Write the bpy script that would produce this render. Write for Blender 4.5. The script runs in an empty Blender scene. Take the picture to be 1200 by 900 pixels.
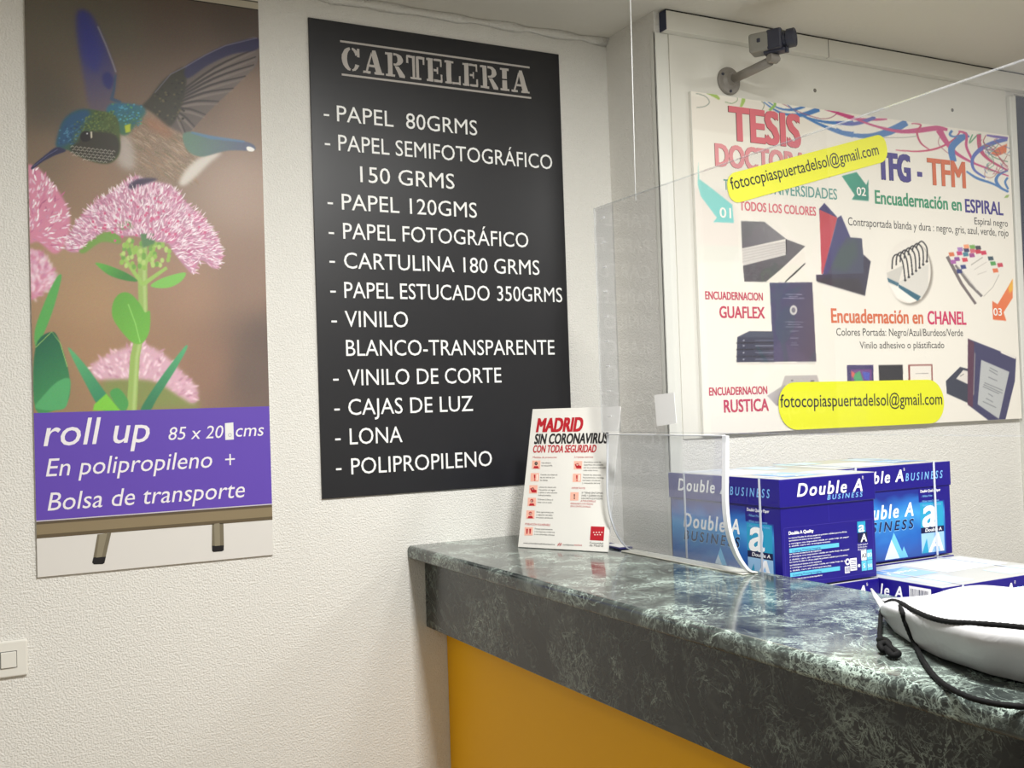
import bpy, bmesh, math, random
import numpy as np
from mathutils import Vector, Matrix
from mathutils.geometry import tessellate_polygon

random.seed(7)
SC = bpy.context.scene
COL = SC.collection

# ------------------------------------------------------------------ camera
F_PX, YAW, PITCH, ROLL = 1217.787, 0.48334, 0.02321, -0.03343
CAM = np.array([0.0, -2.9, 1.51])
_cy, _sy, _cp, _sp = math.cos(YAW), math.sin(YAW), math.cos(PITCH), math.sin(PITCH)
fwd = np.array([_sy*_cp, _cy*_cp, _sp]); _r = np.array([_cy, -_sy, 0.0]); _u = np.cross(_r, fwd)
rgt = math.cos(ROLL)*_r + math.sin(ROLL)*_u
upv = -math.sin(ROLL)*_r + math.cos(ROLL)*_u
# (rgt/upv as fitted to the vertical and horizontal edges of the two walls)
cd = bpy.data.cameras.new('camera'); cam = bpy.data.objects.new('camera', cd); COL.objects.link(cam)
cd.sensor_fit = 'HORIZONTAL'; cd.sensor_width = 36; cd.lens = 36*F_PX/1200
cd.clip_start = 0.02
cam.matrix_world = Matrix(((rgt[0], upv[0], -fwd[0], CAM[0]), (rgt[1], upv[1], -fwd[1], CAM[1]),
                           (rgt[2], upv[2], -fwd[2], CAM[2]), (0, 0, 0, 1)))
SC.camera = cam

# ------------------------------------------------------------------ world, lights, exposure
W = bpy.data.worlds.new('world'); SC.world = W; W.use_nodes = True
W.node_tree.nodes['Background'].inputs[0].default_value = (0.9, 0.93, 1.0, 1)
W.node_tree.nodes['Background'].inputs[1].default_value = 0.3
SC.view_settings.view_transform = 'Standard'; SC.view_settings.look = 'None'
SC.view_settings.gamma = 1; SC.view_settings.use_curve_mapping = False
SC.view_settings.exposure = 0.14
CEIL = 2.735

def ceiling_lamp(x, y, sx, sy, power, col=(1, 0.995, 0.965)):
    ld = bpy.data.lights.new('ceiling_lamp', 'AREA'); ld.shape = 'RECTANGLE'
    ld.size = sx; ld.size_y = sy; ld.energy = power; ld.color = col
    o = bpy.data.objects.new('ceiling_lamp', ld); COL.objects.link(o)
    o.location = (x, y, CEIL-0.012)
    return o
ceiling_lamp(1.04, -1.9, 0.2, 0.5, 66)
ceiling_lamp(1.8, -1.9, 0.3, 0.5, 12)
ceiling_lamp(3.3, -1.9, 0.4, 0.5, 36)
ceiling_lamp(-1.0, -2.6, 0.5, 0.5, 10)
ceiling_lamp(1.2, -4.2, 0.6, 0.6, 14)

# ------------------------------------------------------------------ materials
def lin(c):
    return tuple(((v/255)/12.92 if v/255 <= 0.04045 else ((v/255+0.055)/1.055)**2.4) for v in c)
_M = {}
def mat(name, rgb, rough=0.5, metal=0.0, spec=0.5, gain=1.0):
    k = (name,)
    if k in _M: return _M[k]
    m = bpy.data.materials.new(name); m.use_nodes = True
    b = m.node_tree.nodes['Principled BSDF']
    c = [min(1, v*gain) for v in lin(rgb)]
    b.inputs['Base Color'].default_value = (*c, 1)
    b.inputs['Roughness'].default_value = rough; b.inputs['Metallic'].default_value = metal
    b.inputs['Specular IOR Level'].default_value = spec
    _M[k] = m
    return m
def ink(rgb, rough=0.45, gain=1.15):
    return mat('ink_%d_%d_%d' % rgb, rgb, rough, 0, 0.4, gain)
def nodes(m): return m.node_tree.nodes, m.node_tree.links

def plaster(name, rgb, scale=210, dist=0.004, strength=0.5):
    m = mat(name, rgb, 0.75, 0, 0.25)
    N, L = nodes(m); b = N['Principled BSDF']
    tc = N.new('ShaderNodeTexCoord')
    n = N.new('ShaderNodeTexNoise'); n.inputs['Scale'].default_value = scale; n.inputs['Detail'].default_value = 3
    n.inputs['Roughness'].default_value = 0.5
    n2 = N.new('ShaderNodeTexNoise'); n2.inputs['Scale'].default_value = scale*0.38; n2.inputs['Detail'].default_value = 2
    r = N.new('ShaderNodeValToRGB'); r.color_ramp.elements[0].position = 0.38; r.color_ramp.elements[1].position = 0.66
    ad = N.new('ShaderNodeMath'); ad.operation = 'ADD'
    L.new(tc.outputs['Object'], n.inputs['Vector']); L.new(tc.outputs['Object'], n2.inputs['Vector'])
    L.new(n.outputs['Fac'], r.inputs['Fac']); L.new(r.outputs['Color'], ad.inputs[0]); L.new(n2.outputs['Fac'], ad.inputs[1])
    bp = N.new('ShaderNodeBump'); bp.inputs['Strength'].default_value = strength; bp.inputs['Distance'].default_value = dist
    L.new(ad.outputs[0], bp.inputs['Height']); L.new(bp.outputs['Normal'], b.inputs['Normal'])
    return m
M_wall = plaster('white_textured_plaster', (236, 234, 228))
M_ceil = plaster('ceiling_paint', (222, 218, 208), 60, 0.0015, 0.25)
M_smooth = plaster('smooth_white_panel', (228, 226, 217), 25, 0.0015, 0.2)
M_trim = mat('trim_paint', (226, 226, 218), 0.4)
M_floor = plaster('floor_tile', (144, 136, 124), 30, 0.001, 0.1)

def marble(name, lo, mid, hi, veincol, rough, vmin, vmax, wid=1.0, rot=(0.3, 0.4, 0.5), zoom=1.0):
    m = mat(name, mid, rough, 0, 0.5)
    N, L = nodes(m); b = N['Principled BSDF']
    tc = N.new('ShaderNodeTexCoord'); mp = N.new('ShaderNodeMapping'); mp.inputs['Rotation'].default_value = rot
    L.new(tc.outputs['Object'], mp.inputs['Vector'])
    def noise(s, det, dis, ro=0.6):
        n = N.new('ShaderNodeTexNoise'); n.inputs['Scale'].default_value = s*zoom; n.inputs['Detail'].default_value = det
        n.inputs['Distortion'].default_value = dis; n.inputs['Roughness'].default_value = ro
        L.new(mp.outputs[0], n.inputs['Vector']); return n
    def rng(src, a, b_, c, d):
        r = N.new('ShaderNodeMapRange')
        for k, v in zip(('From Min', 'From Max', 'To Min', 'To Max'), (a, b_, c, d)): r.inputs[k].default_value = v
        L.new(src, r.inputs['Value']); return r.outputs[0]
    def math2(op, a, b_):
        q = N.new('ShaderNodeMath'); q.operation = op; L.new(a, q.inputs[0])
        if isinstance(b_, float): q.inputs[1].default_value = b_
        else: L.new(b_, q.inputs[1])
        return q.outputs[0]
    def vein(n, w):
        a = N.new('ShaderNodeMath'); a.operation = 'ABSOLUTE'; L.new(math2('SUBTRACT', n.outputs['Fac'], 0.5), a.inputs[0])
        return rng(a.outputs[0], 0, w*wid, 1, 0)
    cl = noise(4.2, 7, 0.9, 0.62)
    cr = N.new('ShaderNodeValToRGB'); e = cr.color_ramp.elements
    e[0].position = 0.34; e[0].color = (*lin(lo), 1); e[1].position = 0.72; e[1].color = (*lin(hi), 1)
    q = e.new(0.53); q.color = (*lin(mid), 1)
    L.new(cl.outputs['Fac'], cr.inputs['Fac'])
    patch = noise(5.0, 4, 0.8).outputs['Fac']; patch2 = noise(9.0, 3, 0.4).outputs['Fac']
    v1 = math2('MULTIPLY', vein(noise(4.5, 6, 1.6), 0.010), rng(patch2, .42, .62, .1, 1))
    v2 = math2('MULTIPLY', vein(noise(13, 5, 2.0), 0.020), rng(patch, .42, .66, .05, 1))
    v3 = math2('MULTIPLY', vein(noise(34, 4, 1.6), 0.045), rng(patch, .5, .72, 0, .8))
    mx = math2('MAXIMUM', math2('MAXIMUM', v1, v2), v3)
    fac = math2('MULTIPLY', mx, rng(patch, .35, .7, vmin, vmax))
    mix = N.new('ShaderNodeMixRGB'); mix.inputs['Color2'].default_value = (*lin(veincol), 1)
    L.new(fac, mix.inputs['Fac']); L.new(cr.outputs[0], mix.inputs['Color1'])
    L.new(mix.outputs[0], b.inputs['Base Color'])
    return m
M_marble = marble('green_marble_face', (22, 24, 24), (42, 45, 44), (68, 72, 69), (158, 172, 160), 0.2, .3, .95)
M_marble_lit_top = marble('green_marble_lit_top', (30, 35, 35), (68, 75, 72), (124, 134, 128), (208, 228, 216), 0.12, .42, 1.0, 1.6, (0.1, 0.2, 1.2), 1.5)  # same stone as the face; light on the top painted in as brighter colours

def clear_sheet(name, haze, tint=(0.93, 0.95, 0.97), hazecol=(0.8, 0.82, 0.85), gloss=1.0):
    m = bpy.data.materials.new(name); m.use_nodes = True
    N, L = nodes(m); N.remove(N['Principled BSDF']); out = N['Material Output']
    t = N.new('ShaderNodeBsdfTransparent'); t.inputs[0].default_value = (*tint, 1)
    d = N.new('ShaderNodeBsdfDiffuse'); d.inputs[0].default_value = (*hazecol, 1)
    g = N.new('ShaderNodeBsdfGlossy'); g.inputs['Roughness'].default_value = 0.01
    m1 = N.new('ShaderNodeMixShader'); m1.inputs[0].default_value = haze
    L.new(t.outputs[0], m1.inputs[1]); L.new(d.outputs[0], m1.inputs[2])
    fr = N.new('ShaderNodeFresnel'); fr.inputs[0].default_value = 1.45
    mu = N.new('ShaderNodeMath'); mu.operation = 'MULTIPLY'; mu.inputs[1].default_value = gloss
    L.new(fr.outputs[0], mu.inputs[0])
    m2 = N.new('ShaderNodeMixShader'); L.new(mu.outputs[0], m2.inputs[0]); L.new(m1.outputs[0], m2.inputs[1]); L.new(g.outputs[0], m2.inputs[2])
    L.new(m2.outputs[0], out.inputs[0])
    return m
M_plexi = clear_sheet('clear_acrylic', 0.012, (.985, .985, .99), gloss=0.07)
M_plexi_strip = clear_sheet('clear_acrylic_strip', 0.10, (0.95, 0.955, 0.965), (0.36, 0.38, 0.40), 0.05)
M_plexi_edge = clear_sheet('acrylic_edge', 0.06, (0.95, 0.96, 0.97), (0.9, 0.91, 0.93), .3)
M_acr = clear_sheet('curved_acrylic', 0.14, (0.95, 0.955, 0.965), (0.70, 0.73, 0.76), 0.12)
M_acr_edge = clear_sheet('curved_acrylic_edge', 0.8, (0.95, 0.95, 0.97), (0.88, 0.89, 0.92), .3)

# ------------------------------------------------------------------ helpers
def children_of(o): return [c for c in COL.objects if c.parent == o]
def tag(o, label=None, cat=None, group=None, kind=None):
    if label: o['label'] = label
    if cat: o['category'] = cat
    if group: o['group'] = group
    if kind: o['kind'] = kind
    return o
def empty(name, loc, rz=0, label=None, cat=None, group=None):
    o = bpy.data.objects.new(name, None); COL.objects.link(o); o.empty_display_size = 0.05
    o.location = loc; o.rotation_euler = (0, 0, rz)
    return tag(o, label, cat, group)
def link_mesh(name, verts, faces, mats, parent=None, midx=None, smooth=False):
    """verts are in world space when the parent is an Empty with a transform given by parent.matrix_basis"""
    me = bpy.data.meshes.new(name); me.from_pydata([tuple(v) for v in verts], [], faces)
    for m in mats: me.materials.append(m)
    if midx is not None: me.polygons.foreach_set('material_index', midx)
    if smooth: me.polygons.foreach_set('use_smooth', [True]*len(me.polygons))
    me.update()
    o = bpy.data.objects.new(name, me); COL.objects.link(o)
    if parent is not None:
        o.parent = parent
    return o
class MB:
    """gathers shapes into one mesh"""
    def __init__(s): s.bm = bmesh.new(); s.M = []
    def mi(s, m):
        if m not in s.M: s.M.append(m)
        return s.M.index(m)
    def add(s, verts, faces, m, smooth=False):
        vs = [s.bm.verts.new(tuple(v)) for v in verts]; i = s.mi(m)
        for f in faces:
            try: fc = s.bm.faces.new([vs[k] for k in f])
            except ValueError: continue
            fc.material_index = i; fc.smooth = smooth
        return vs
    def box(s, lo, hi, m, bevel=0.0, seg=2, mtx=None):
        t = bmesh.new(); bmesh.ops.create_cube(t, size=1)
        c = [(a+b)/2 for a, b in zip(lo, hi)]; d = [abs(b-a) for a, b in zip(lo, hi)]
        for v in t.verts: v.co = Vector((v.co.x*d[0]+c[0], v.co.y*d[1]+c[1], v.co.z*d[2]+c[2]))
        if bevel: bmesh.ops.bevel(t, geom=t.edges[:]+t.verts[:], offset=bevel, segments=seg, profile=0.5, affect='EDGES')
        if mtx is not None: t.transform(mtx)
        t.verts.ensure_lookup_table(); t.verts.index_update()
        s.add([v.co for v in t.verts], [[v.index for v in f.verts] for f in t.faces], m); t.free()
    def loft(s, rings, m, cap=True, smooth=True, closed=True):
        n = len(rings[0]); V = [p for r in rings for p in r]; Fc = []
        for i in range(len(rings)-1):
            for j in range(n if closed else n-1):
                k = (j+1) % n; Fc.append([i*n+j, i*n+k, (i+1)*n+k, (i+1)*n+j])
        if cap and closed: Fc += [list(range(n))[::-1], [(len(rings)-1)*n+j for j in range(n)]]
        s.add(V, Fc, m, smooth)
    def tube(s, pts, r, m, n=10, cap=True, twist=0.0):
        pts = [Vector(p) for p in pts]; rs = r if isinstance(r, (list, tuple)) else [r]*len(pts)
        rings = []; ref = None
        for i, p in enumerate(pts):
            d = (pts[min(i+1, len(pts)-1)]-pts[max(i-1, 0)]).normalized()
            if ref is None:
                ref = Vector((0, 0, 1)) if abs(d.z) < 0.9 else Vector((1, 0, 0))
            a = (ref - d*ref.dot(d)).normalized(); ref = a; b = d.cross(a)
            rings.append([p+(a*math.cos(2*math.pi*j/n+twist*i)+b*math.sin(2*math.pi*j/n+twist*i))*rs[i] for j in range(n)])
        s.loft(rings, m, cap)
    def lathe(s, prof, o, axis, m, n=28):
        o = Vector(o); ax = Vector(axis).normalized()
        a = ax.orthogonal().normalized(); b = ax.cross(a)
        s.loft([[o+ax*h+(a*math.cos(2*math.pi*j/n)+b*math.sin(2*math.pi*j/n))*r for j in range(n)] for h, r in prof], m, True, False)
    def build(s, name, parent=None, loc=(0, 0, 0), autosmooth=False):
        me = bpy.data.meshes.new(name); bmesh.ops.recalc_face_normals(s.bm, faces=s.bm.faces[:])
        s.bm.transform(Matrix.Translation([-c for c in loc])); s.bm.to_mesh(me); s.bm.free()
        for m in s.M: me.materials.append(m)
        o = bpy.data.objects.new(name, me); COL.objects.link(o)
        if parent is not None: o.parent = parent
        else: o.location = loc
        return o
def spline(pts, n=8):
    P = [Vector(p) for p in pts]; P = [P[0]]+P+[P[-1]]; out = []
    for i in range(1, len(P)-2):
        p0, p1, p2, p3 = P[i-1:i+3]
        for k in range(n):
            t = k/n
            out.append(0.5*((2*p1)+(p2-p0)*t+(2*p0-5*p1+4*p2-p3)*t*t+(3*p1-p0-3*p2+p3)*t**3))
    out.append(P[-2]); return out

def ray(x, y):
    return fwd + (x-600)/F_PX*rgt - (y-450)/F_PX*upv
class Frame:
    """a flat face in the room: origin, across, up, outward normal (metres)"""
    def __init__(s, o, U, V, base=(0, 0, 0)):
        s.o = np.array(o, float); s.U = np.array(U, float); s.V = np.array(V, float); s.N = np.cross(s.U, s.V)
        s.base = np.array(base, float)
    def px(s, x, y):
        d = ray(x, y); t = ((s.o-CAM)@s.N)/(d@s.N); P = CAM+t*d-s.o
        return (P@s.U, P@s.V)
    def pt(s, u, v, h=0): return s.o+u*s.U+v*s.V+h*s.N-s.base

# --- lettering: glyph outlines turned to flat polygons
_tc = {}
def glyphs(txt, bold=0.0, res=3, sp=1.0):
    k = (txt, bold, res, sp)
    if k in _tc: return _tc[k]
    cu = bpy.data.curves.new('t', 'FONT'); cu.body = txt; cu.size = 1; cu.offset = bold; cu.resolution_u = res; cu.dimensions = '2D'
    cu.fill_mode = 'FRONT'; cu.space_character = sp
    ob = bpy.data.objects.new('t', cu); COL.objects.link(ob)
    dg = bpy.context.evaluated_depsgraph_get(); dg.update()
    me = bpy.data.meshes.new_from_object(ob.evaluated_get(dg))
    V = np.array([v.co[:2] for v in me.vertices]) if len(me.vertices) else np.zeros((0, 2))
    Fc = [list(p.vertices) for p in me.polygons]
    bpy.data.objects.remove(ob); bpy.data.curves.remove(cu); bpy.data.meshes.remove(me)
    _tc[k] = (V, Fc); return V, Fc
CAPH = float(glyphs('H')[0][:, 1].max())

class Sheet:
    """flat printed shapes on one face, in thin layers"""
    def __init__(s, fr, auto=None): s.fr = fr; s.V = []; s.F = []; s.I = []; s.M = []; s.auto = auto
    def flush(s, name=None, parent=None):
        if not s.V: return
        link_mesh(name or s.auto[0], s.V, s.F, s.M, parent or s.auto[1], s.I); s.V = []; s.F = []; s.I = []; s.M = []
    def _m(s, m):
        if m not in s.M: s.M.append(m)
        return s.M.index(m)
    def raw(s, uv, faces, m, h):
        b = len(s.V); i = s._m(m)
        s.V += [s.fr.pt(u, v, h) for u, v in uv]
        for f in faces: s.F.append([b+k for k in f]); s.I.append(i)
    def poly(s, uv, m, h=0.0004):
        if len(uv) == 4 or len(uv) == 3: s.raw(uv, [list(range(len(uv)))], m, h); return
        t = tessellate_polygon([[Vector((u, v, 0)) for u, v in uv]])
        s.raw(uv, [list(f) for f in t], m, h)
    def rect(s, u0, v0, u1, v1, m, h=0.0004): s.poly([(u0, v0), (u1, v0), (u1, v1), (u0, v1)], m, h)
    def ppoly(s, pts, m, h=0.0004): s.poly([s.fr.px(*p) for p in pts], m, h)
    def ell(s, u, v, a, b, m, h=0.0004, n=24):
        s.poly([(u+a*math.cos(2*math.pi*k/n), v+b*math.sin(2*math.pi*k/n)) for k in range(n)], m, h)
    def stroke(s, uv, w, m, h=0.0004):
        P = [np.array(p) for p in uv]; ws = w if isinstance(w, (list, tuple)) else [w]*len(P); A = []; B = []
        for i, p in enumerate(P):
            d = P[min(i+1, len(P)-1)]-P[max(i-1, 0)]; d = d/(np.hypot(*d)+1e-9); n = np.array([-d[1], d[0]])*ws[i]/2
            A.append(p+n); B.append(p-n)
        n = len(P)
        s.raw([tuple(p) for p in A+B], [[i, i+1, n+i+1, n+i] for i in range(n-1)], m, h)
    def text(s, t, u0, u1, v, cap, m, h=0.0006, bold=0.0, shear=0.0, slope=0.0, sp=1.0):
        V, Fc = glyphs(t, 0.0, 3, sp)
        if not len(V): return
        V = V.copy()*cap/CAPH; V[:, 0] += shear*V[:, 1]
        a, b = V[:, 0].min(), V[:, 0].max(); V[:, 0] = (V[:, 0]-a)/(b-a)
        e = bold*1.15*cap; sh = [(0, 0)] if e == 0 else [(-e, 0), (e, 0), (0, 0), (-e, e*.6), (e, e*.6), (-e, -e*.6), (e, -e*.6)]
        for k, (dx, dy) in enumerate(sh):
            s.raw([(u0+e+x*(u1-u0-2*e)+dx, v+y+slope*x+dy) for x, y in V], Fc, m, h+k*.00001)
        if s.auto: s.flush()
    def ptext(s, t, pl, pr, cap, m, h=0.0006, bold=0.0, shear=0.0, level=True):
        a = s.fr.px(*pl); b = s.fr.px(*pr); mid = ((pl[0]+pr[0])/2, (pl[1]+pr[1])/2)
        c = s.fr.px(mid[0], mid[1]-cap)[1]-s.fr.px(*mid)[1]
        if level: s.text(t, a[0], b[0], (a[1]+b[1])/2, c, m, h, bold, shear)
        else: s.text(t, a[0], b[0], a[1], c, m, h, bold, shear, b[1]-a[1])
    def build(s, name, parent=None):
        return link_mesh(name, s.V, s.F, s.M, parent, s.I)

# --- printed pictures: a small painter working on the face, carried by a fine grid's colour attribute
class Paint:
    def __init__(s, fr, u0, v0, u1, v1, nw, bg=(255, 255, 255)):
        s.fr = fr; s.b = (u0, v0, u1, v1); s.w = nw; s.h = int(round(nw*(v1-v0)/(u1-u0)))
        s.a = np.zeros((s.h, s.w, 3)); s.a[:] = bg
    sm = False
    def to(s, p):
        u, v = s.fr.px(*p); u0, v0, u1, v1 = s.b
        return ((u-u0)/(u1-u0)*s.w, (v1-v)/(v1-v0)*s.h)
    def mask(s, P, blur=0, ss=3):
        P = np.array(P); pad = int(3*blur)+2
        x0 = max(0, int(P[:, 0].min())-pad); x1 = min(s.w, int(P[:, 0].max())+pad+1)
        y0 = max(0, int(P[:, 1].min())-pad); y1 = min(s.h, int(P[:, 1].max())+pad+1)
        if x1 <= x0 or y1 <= y0: return None
        X = (np.arange((x1-x0)*ss)+0.5)/ss+x0; Y = (np.arange((y1-y0)*ss)+0.5)/ss+y0
        m = np.zeros((len(Y), len(X)), bool)
        for i in range(len(P)):
            ax, ay = P[i]; bx, by = P[(i+1) % len(P)]
            if ay == by: continue
            rows = (Y >= min(ay, by)) & (Y < max(ay, by))
            if not rows.any(): continue
            xi = ax+(Y[rows]-ay)/(by-ay)*(bx-ax)
            m[rows] ^= X[None, :] > xi[:, None]
        m = m.reshape(y1-y0, ss, x1-x0, ss).mean((1, 3))
        if blur > 0:
            r = int(3*blur)+1; k = np.exp(-0.5*(np.arange(-r, r+1)/blur)**2); k /= k.sum()
            for ax_ in (0, 1):
                q = np.pad(m, [(r, r) if a == ax_ else (0, 0) for a in (0, 1)])
                m = sum(k[i]*(q[i:i+m.shape[0], :] if ax_ == 0 else q[:, i:i+m.shape[1]]) for i in range(2*r+1))
        return (x0, y0, x1, y1, m)
    def fill(s, pts, c, blur=0, op=1.0, raw=False, grad=None, noise=0):
        if s.sm and not raw and len(pts) > 4:
            n = len(pts); A = [np.array(p, float) for p in pts]; out = []
            for i in range(n):
                p0, p1, p2, p3 = A[i-1], A[i], A[(i+1) % n], A[(i+2) % n]
                for k in range(5):
                    t = k/5; out.append(tuple(0.5*(2*p1+(p2-p0)*t+(2*p0-5*p1+4*p2-p3)*t*t+(3*p1-p0-3*p2+p3)*t**3)))
            pts = out
        P = pts if raw else [s.to(p) for p in pts]
        r = s.mask(P, blur)
        if r is None: return
        x0, y0, x1, y1, m = r; m = (m*op)[..., None]
        c = np.array(c, float)
        if grad is not None:      # second colour, towards direction in px of the photo
            c2, pa, pb = grad; a = np.array(s.to(pa)); b = np.array(s.to(pb)); d = b-a
            XX, YY = np.meshgrid(np.arange(x0, x1), np.arange(y0, y1))
            t = np.clip(((XX-a[0])*d[0]+(YY-a[1])*d[1])/(d@d), 0, 1)[..., None]
            c = c*(1-t)+np.array(c2, float)*t
        if noise:
            c = c+RNG.normal(0, noise, m.shape)
        s.a[y0:y1, x0:x1] = s.a[y0:y1, x0:x1]*(1-m)+c*m
    def line(s, pts, w, c, op=1.0, blur=0, smooth=0):
        """w in picture pixels of the photo"""
        if smooth:
            q = spline([(x, y, 0) for x, y in pts], smooth); pts = [(p.x, p.y) for p in q]
            if isinstance(w, (list, tuple)):
                w = list(np.interp(np.linspace(0, 1, len(pts)), np.linspace(0, 1, len(w)), w))
        ws = w if isinstance(w, (list, tuple)) else [w]*len(pts)
        P = [np.array(p, float) for p in pts]; A = []; B = []
        for i, p in enumerate(P):
            d = P[min(i+1, len(P)-1)]-P[max(i-1, 0)]; d = d/(np.hypot(*d)+1e-9); n = np.array([-d[1], d[0]])*ws[i]/2
            A.append(tuple(p+n)); B.append(tuple(p-n))
        k = s.sm; s.sm = False; s.fill(A+B[::-1], c, blur, op); s.sm = k
    def build(s, name, m, parent, h=0.0002):
        a = s.a[::-1]; u0, v0, u1, v1 = s.b; H, Wd = s.h, s.w
        uu = np.linspace(u0, u1, Wd); vv = np.linspace(v0, v1, H); UU, VV = np.meshgrid(uu, vv)
        P = s.fr.o-s.fr.base+UU[..., None]*s.fr.U+VV[..., None]*s.fr.V+h*s.fr.N
        me = bpy.data.meshes.new(name); n = H*Wd
        idx = np.arange(n).reshape(H, Wd)
        q = np.stack([idx[:-1, :-1], idx[:-1, 1:], idx[1:, 1:], idx[1:, :-1]], -1).reshape(-1)
        nf = (H-1)*(Wd-1)
        me.vertices.add(n); me.vertices.foreach_set('co', P.reshape(-1).astype(np.float32))
        me.loops.add(nf*4); me.loops.foreach_set('vertex_index', q.astype(np.int32))
        me.polygons.add(nf); me.polygons.foreach_set('loop_start', (np.arange(nf)*4).astype(np.int32))
        me.update(calc_edges=True)
        c = np.clip(a/255, 0, 1); c = np.where(c <= 0.04045, c/12.92, ((c+0.055)/1.055)**2.4)
        at = me.color_attributes.new('print', 'FLOAT_COLOR', 'POINT')
        at.data.foreach_set('color', np.concatenate([c, np.ones((H, Wd, 1))], -1).reshape(-1).astype(np.float32))
        me.materials.append(m)
        o = bpy.data.objects.new(name, me); COL.objects.link(o); o.parent = parent
        return o
RNG = np.random.default_rng(3)
def print_mat(name, gain, rough):
    m = mat(name, (255, 255, 255), rough, 0, 0.35); N, L = nodes(m)
    a = N.new('ShaderNodeAttribute'); a.attribute_name = 'print'
    v = N.new('ShaderNodeVectorMath'); v.operation = 'SCALE'; v.inputs['Scale'].default_value = gain
    L.new(a.outputs['Color'], v.inputs[0]); L.new(v.outputs[0], N['Principled BSDF'].inputs['Base Color'])
    return m

# ------------------------------------------------------------------ the room
PY = -0.273                                # front of the projecting wall on the right
def struct(name, o): o.name = name; tag(o, kind='structure'); return o
def sbox(name, lo, hi, m, bevel=0):
    b = MB(); b.box(lo, hi, m, bevel); return struct(name, b.build(name))
X0, X1, Y0 = -2.6, 5.4, -5.6
sbox('floor', (X0-.1, Y0-.1, -0.1), (X1+.1, 1.0, 0), M_floor)
sbox('ceiling', (X0-.1, Y0-.1, CEIL), (X1+.1, 0.1, CEIL+.1), M_ceil)
sbox('wall_left', (X0, 0, 0), (1.945, 0.1, CEIL), M_wall)
b = MB()
b.box((1.921, PY, 0), (3.62, 0.1, CEIL), M_wall)
b.box((3.62, PY, 2.664), (4.6, 0.1, CEIL), M_wall); b.box((4.6, PY, 0), (X1, 0.1, CEIL), M_wall); b.box((3.62, PY, 0), (4.6, 0.1, 0.9), M_wall)
struct('wall_right', b.build('wall_right'))
sbox('wall_west', (X0-.1, Y0, 0), (X0, 0.1, CEIL), M_wall)
sbox('wall_east', (X1, Y0, 0), (X1+.1, 0.1, CEIL), M_wall)
sbox('wall_back', (X0-.1, Y0-.1, 0), (X1+.1, Y0, CEIL), M_wall)
# uneven plaster bead where the left wall meets the ceiling
b = MB(); n = 90; rings = []
for i in range(n+1):
    x = X0+(1.921-X0)*i/n; rr = 0.010+0.004*math.sin(i*1.7)+random.uniform(-.003, .003)
    rings.append([(x, -0.001, CEIL-0.012-rr), (x, -rr*0.8, CEIL-0.010-rr*0.5), (x, -rr*1.6, CEIL-0.001), (x, -0.001, CEIL-0.001)])
b.loft(rings, M_wall, True, True); struct('trim_1', b.build('trim_1'))
# corner strip of the projecting wall, smooth panel above the textured plaster, and the fascia
b = MB(); b.box((1.917, PY-0.006, 0.0), (1.968, PY+0.001, 2.667), M_trim, 0.0015)
b.box((1.917, PY-0.006, 0.0), (1.921, PY+0.02, 2.667), M_trim, 0.0015); struct('trim_2', b.build('trim_2'))
b = MB(); b.box((1.973, PY-0.005, 1.395), (3.566, PY+0.001, 2.668), M_smooth, 0.001)
for px_ in ((955, 106), (1116, 129)):
    d = ray(*px_); t = (PY-0.005-CAM[1])/d[1]; P = CAM+t*d
    b.lathe([(0, 0.007), (0.0015, 0.006), (0.002, 0.003)], P, (0, -1, 0), mat('old_screw', (120, 116, 108), 0.6), 12)
struct('trim_3', b.build('trim_3'))
M_navy_end = mat('navy_paint', (38, 44, 72), 0.5)
b = MB(); b.box((1.945, PY-0.034, 2.668), (4.7, PY+0.001, CEIL-0.0055), M_smooth, 0.001); b.box((1.947, PY-0.031, CEIL-.007), (4.7, PY+.001, CEIL-.0005), mat('painted_gap_shadow', (40, 38, 36), .8)); b.box((1.942, PY-0.033, 2.67), (1.9455, PY+0.001, CEIL-0.004), M_navy_end)  # dark strip paints in the shade between fascia and ceiling
b.box((2.62, PY-0.0345, 2.668), (2.6225, PY-0.02, CEIL-0.002), mat('joint', (110, 106, 98), 0.7))
struct('trim_4', b.build('trim_4'))
# dark opening to the right of the display board
b = MB()
b.box((3.568, PY-0.022, 0.9), (3.600, PY+0.001, 2.645), M_trim, 0.004)
b.box((3.598, PY-0.010, 0.9), (3.618, PY+0.001, 2.655), M_trim, 0.003)
b.box((4.565, PY-0.022, 0.9), (4.60, PY+0.02, 2.655), M_trim, 0.004)
b.box((3.62, PY-0.012, 0.88), (4.6, PY+0.02, 0.93), M_trim, 0.004)
b.box((3.60, PY+0.012, 0.9), (4.59, PY+0.03, 2.663), mat('dark_window_pane', (48, 53, 74), 0.15))
struct('window_1', b.build('window_1'))

# ------------------------------------------------------------------ counter
CT = 1.111; CX0, CX1 = 1.152, 1.625; CEND = -2.72
M_yellow = mat('mustard_laminate', (214, 150, 22), 0.45, 0, 0.2)
N, L = nodes(M_yellow)
tcn = N.new('ShaderNodeTexCoord'); nn = N.new('ShaderNodeTexNoise'); nn.inputs['Scale'].default_value = 4; nn.inputs['Detail'].default_value = 5
mr = N.new('ShaderNodeMixRGB'); mr.blend_type = 'MIX'; mr.inputs['Color1'].default_value = (*lin((242, 176, 0)), 1); mr.inputs['Color2'].default_value = (*lin((246, 182, 8)), 1)
L.new(tcn.outputs['Object'], nn.inputs['Vector']); L.new(nn.outputs['Fac'], mr.inputs['Fac']); L.new(mr.outputs[0], N['Principled BSDF'].inputs['Base Color'])
counter = empty('shop_counter', (1.4, -1.36, 0), 0, 'long reception counter with green marble top and mustard yellow front', 'counter')
cb = (1.4, -1.36, 0)
def cpart(name, mb): return mb.build(name, counter, cb)
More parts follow.
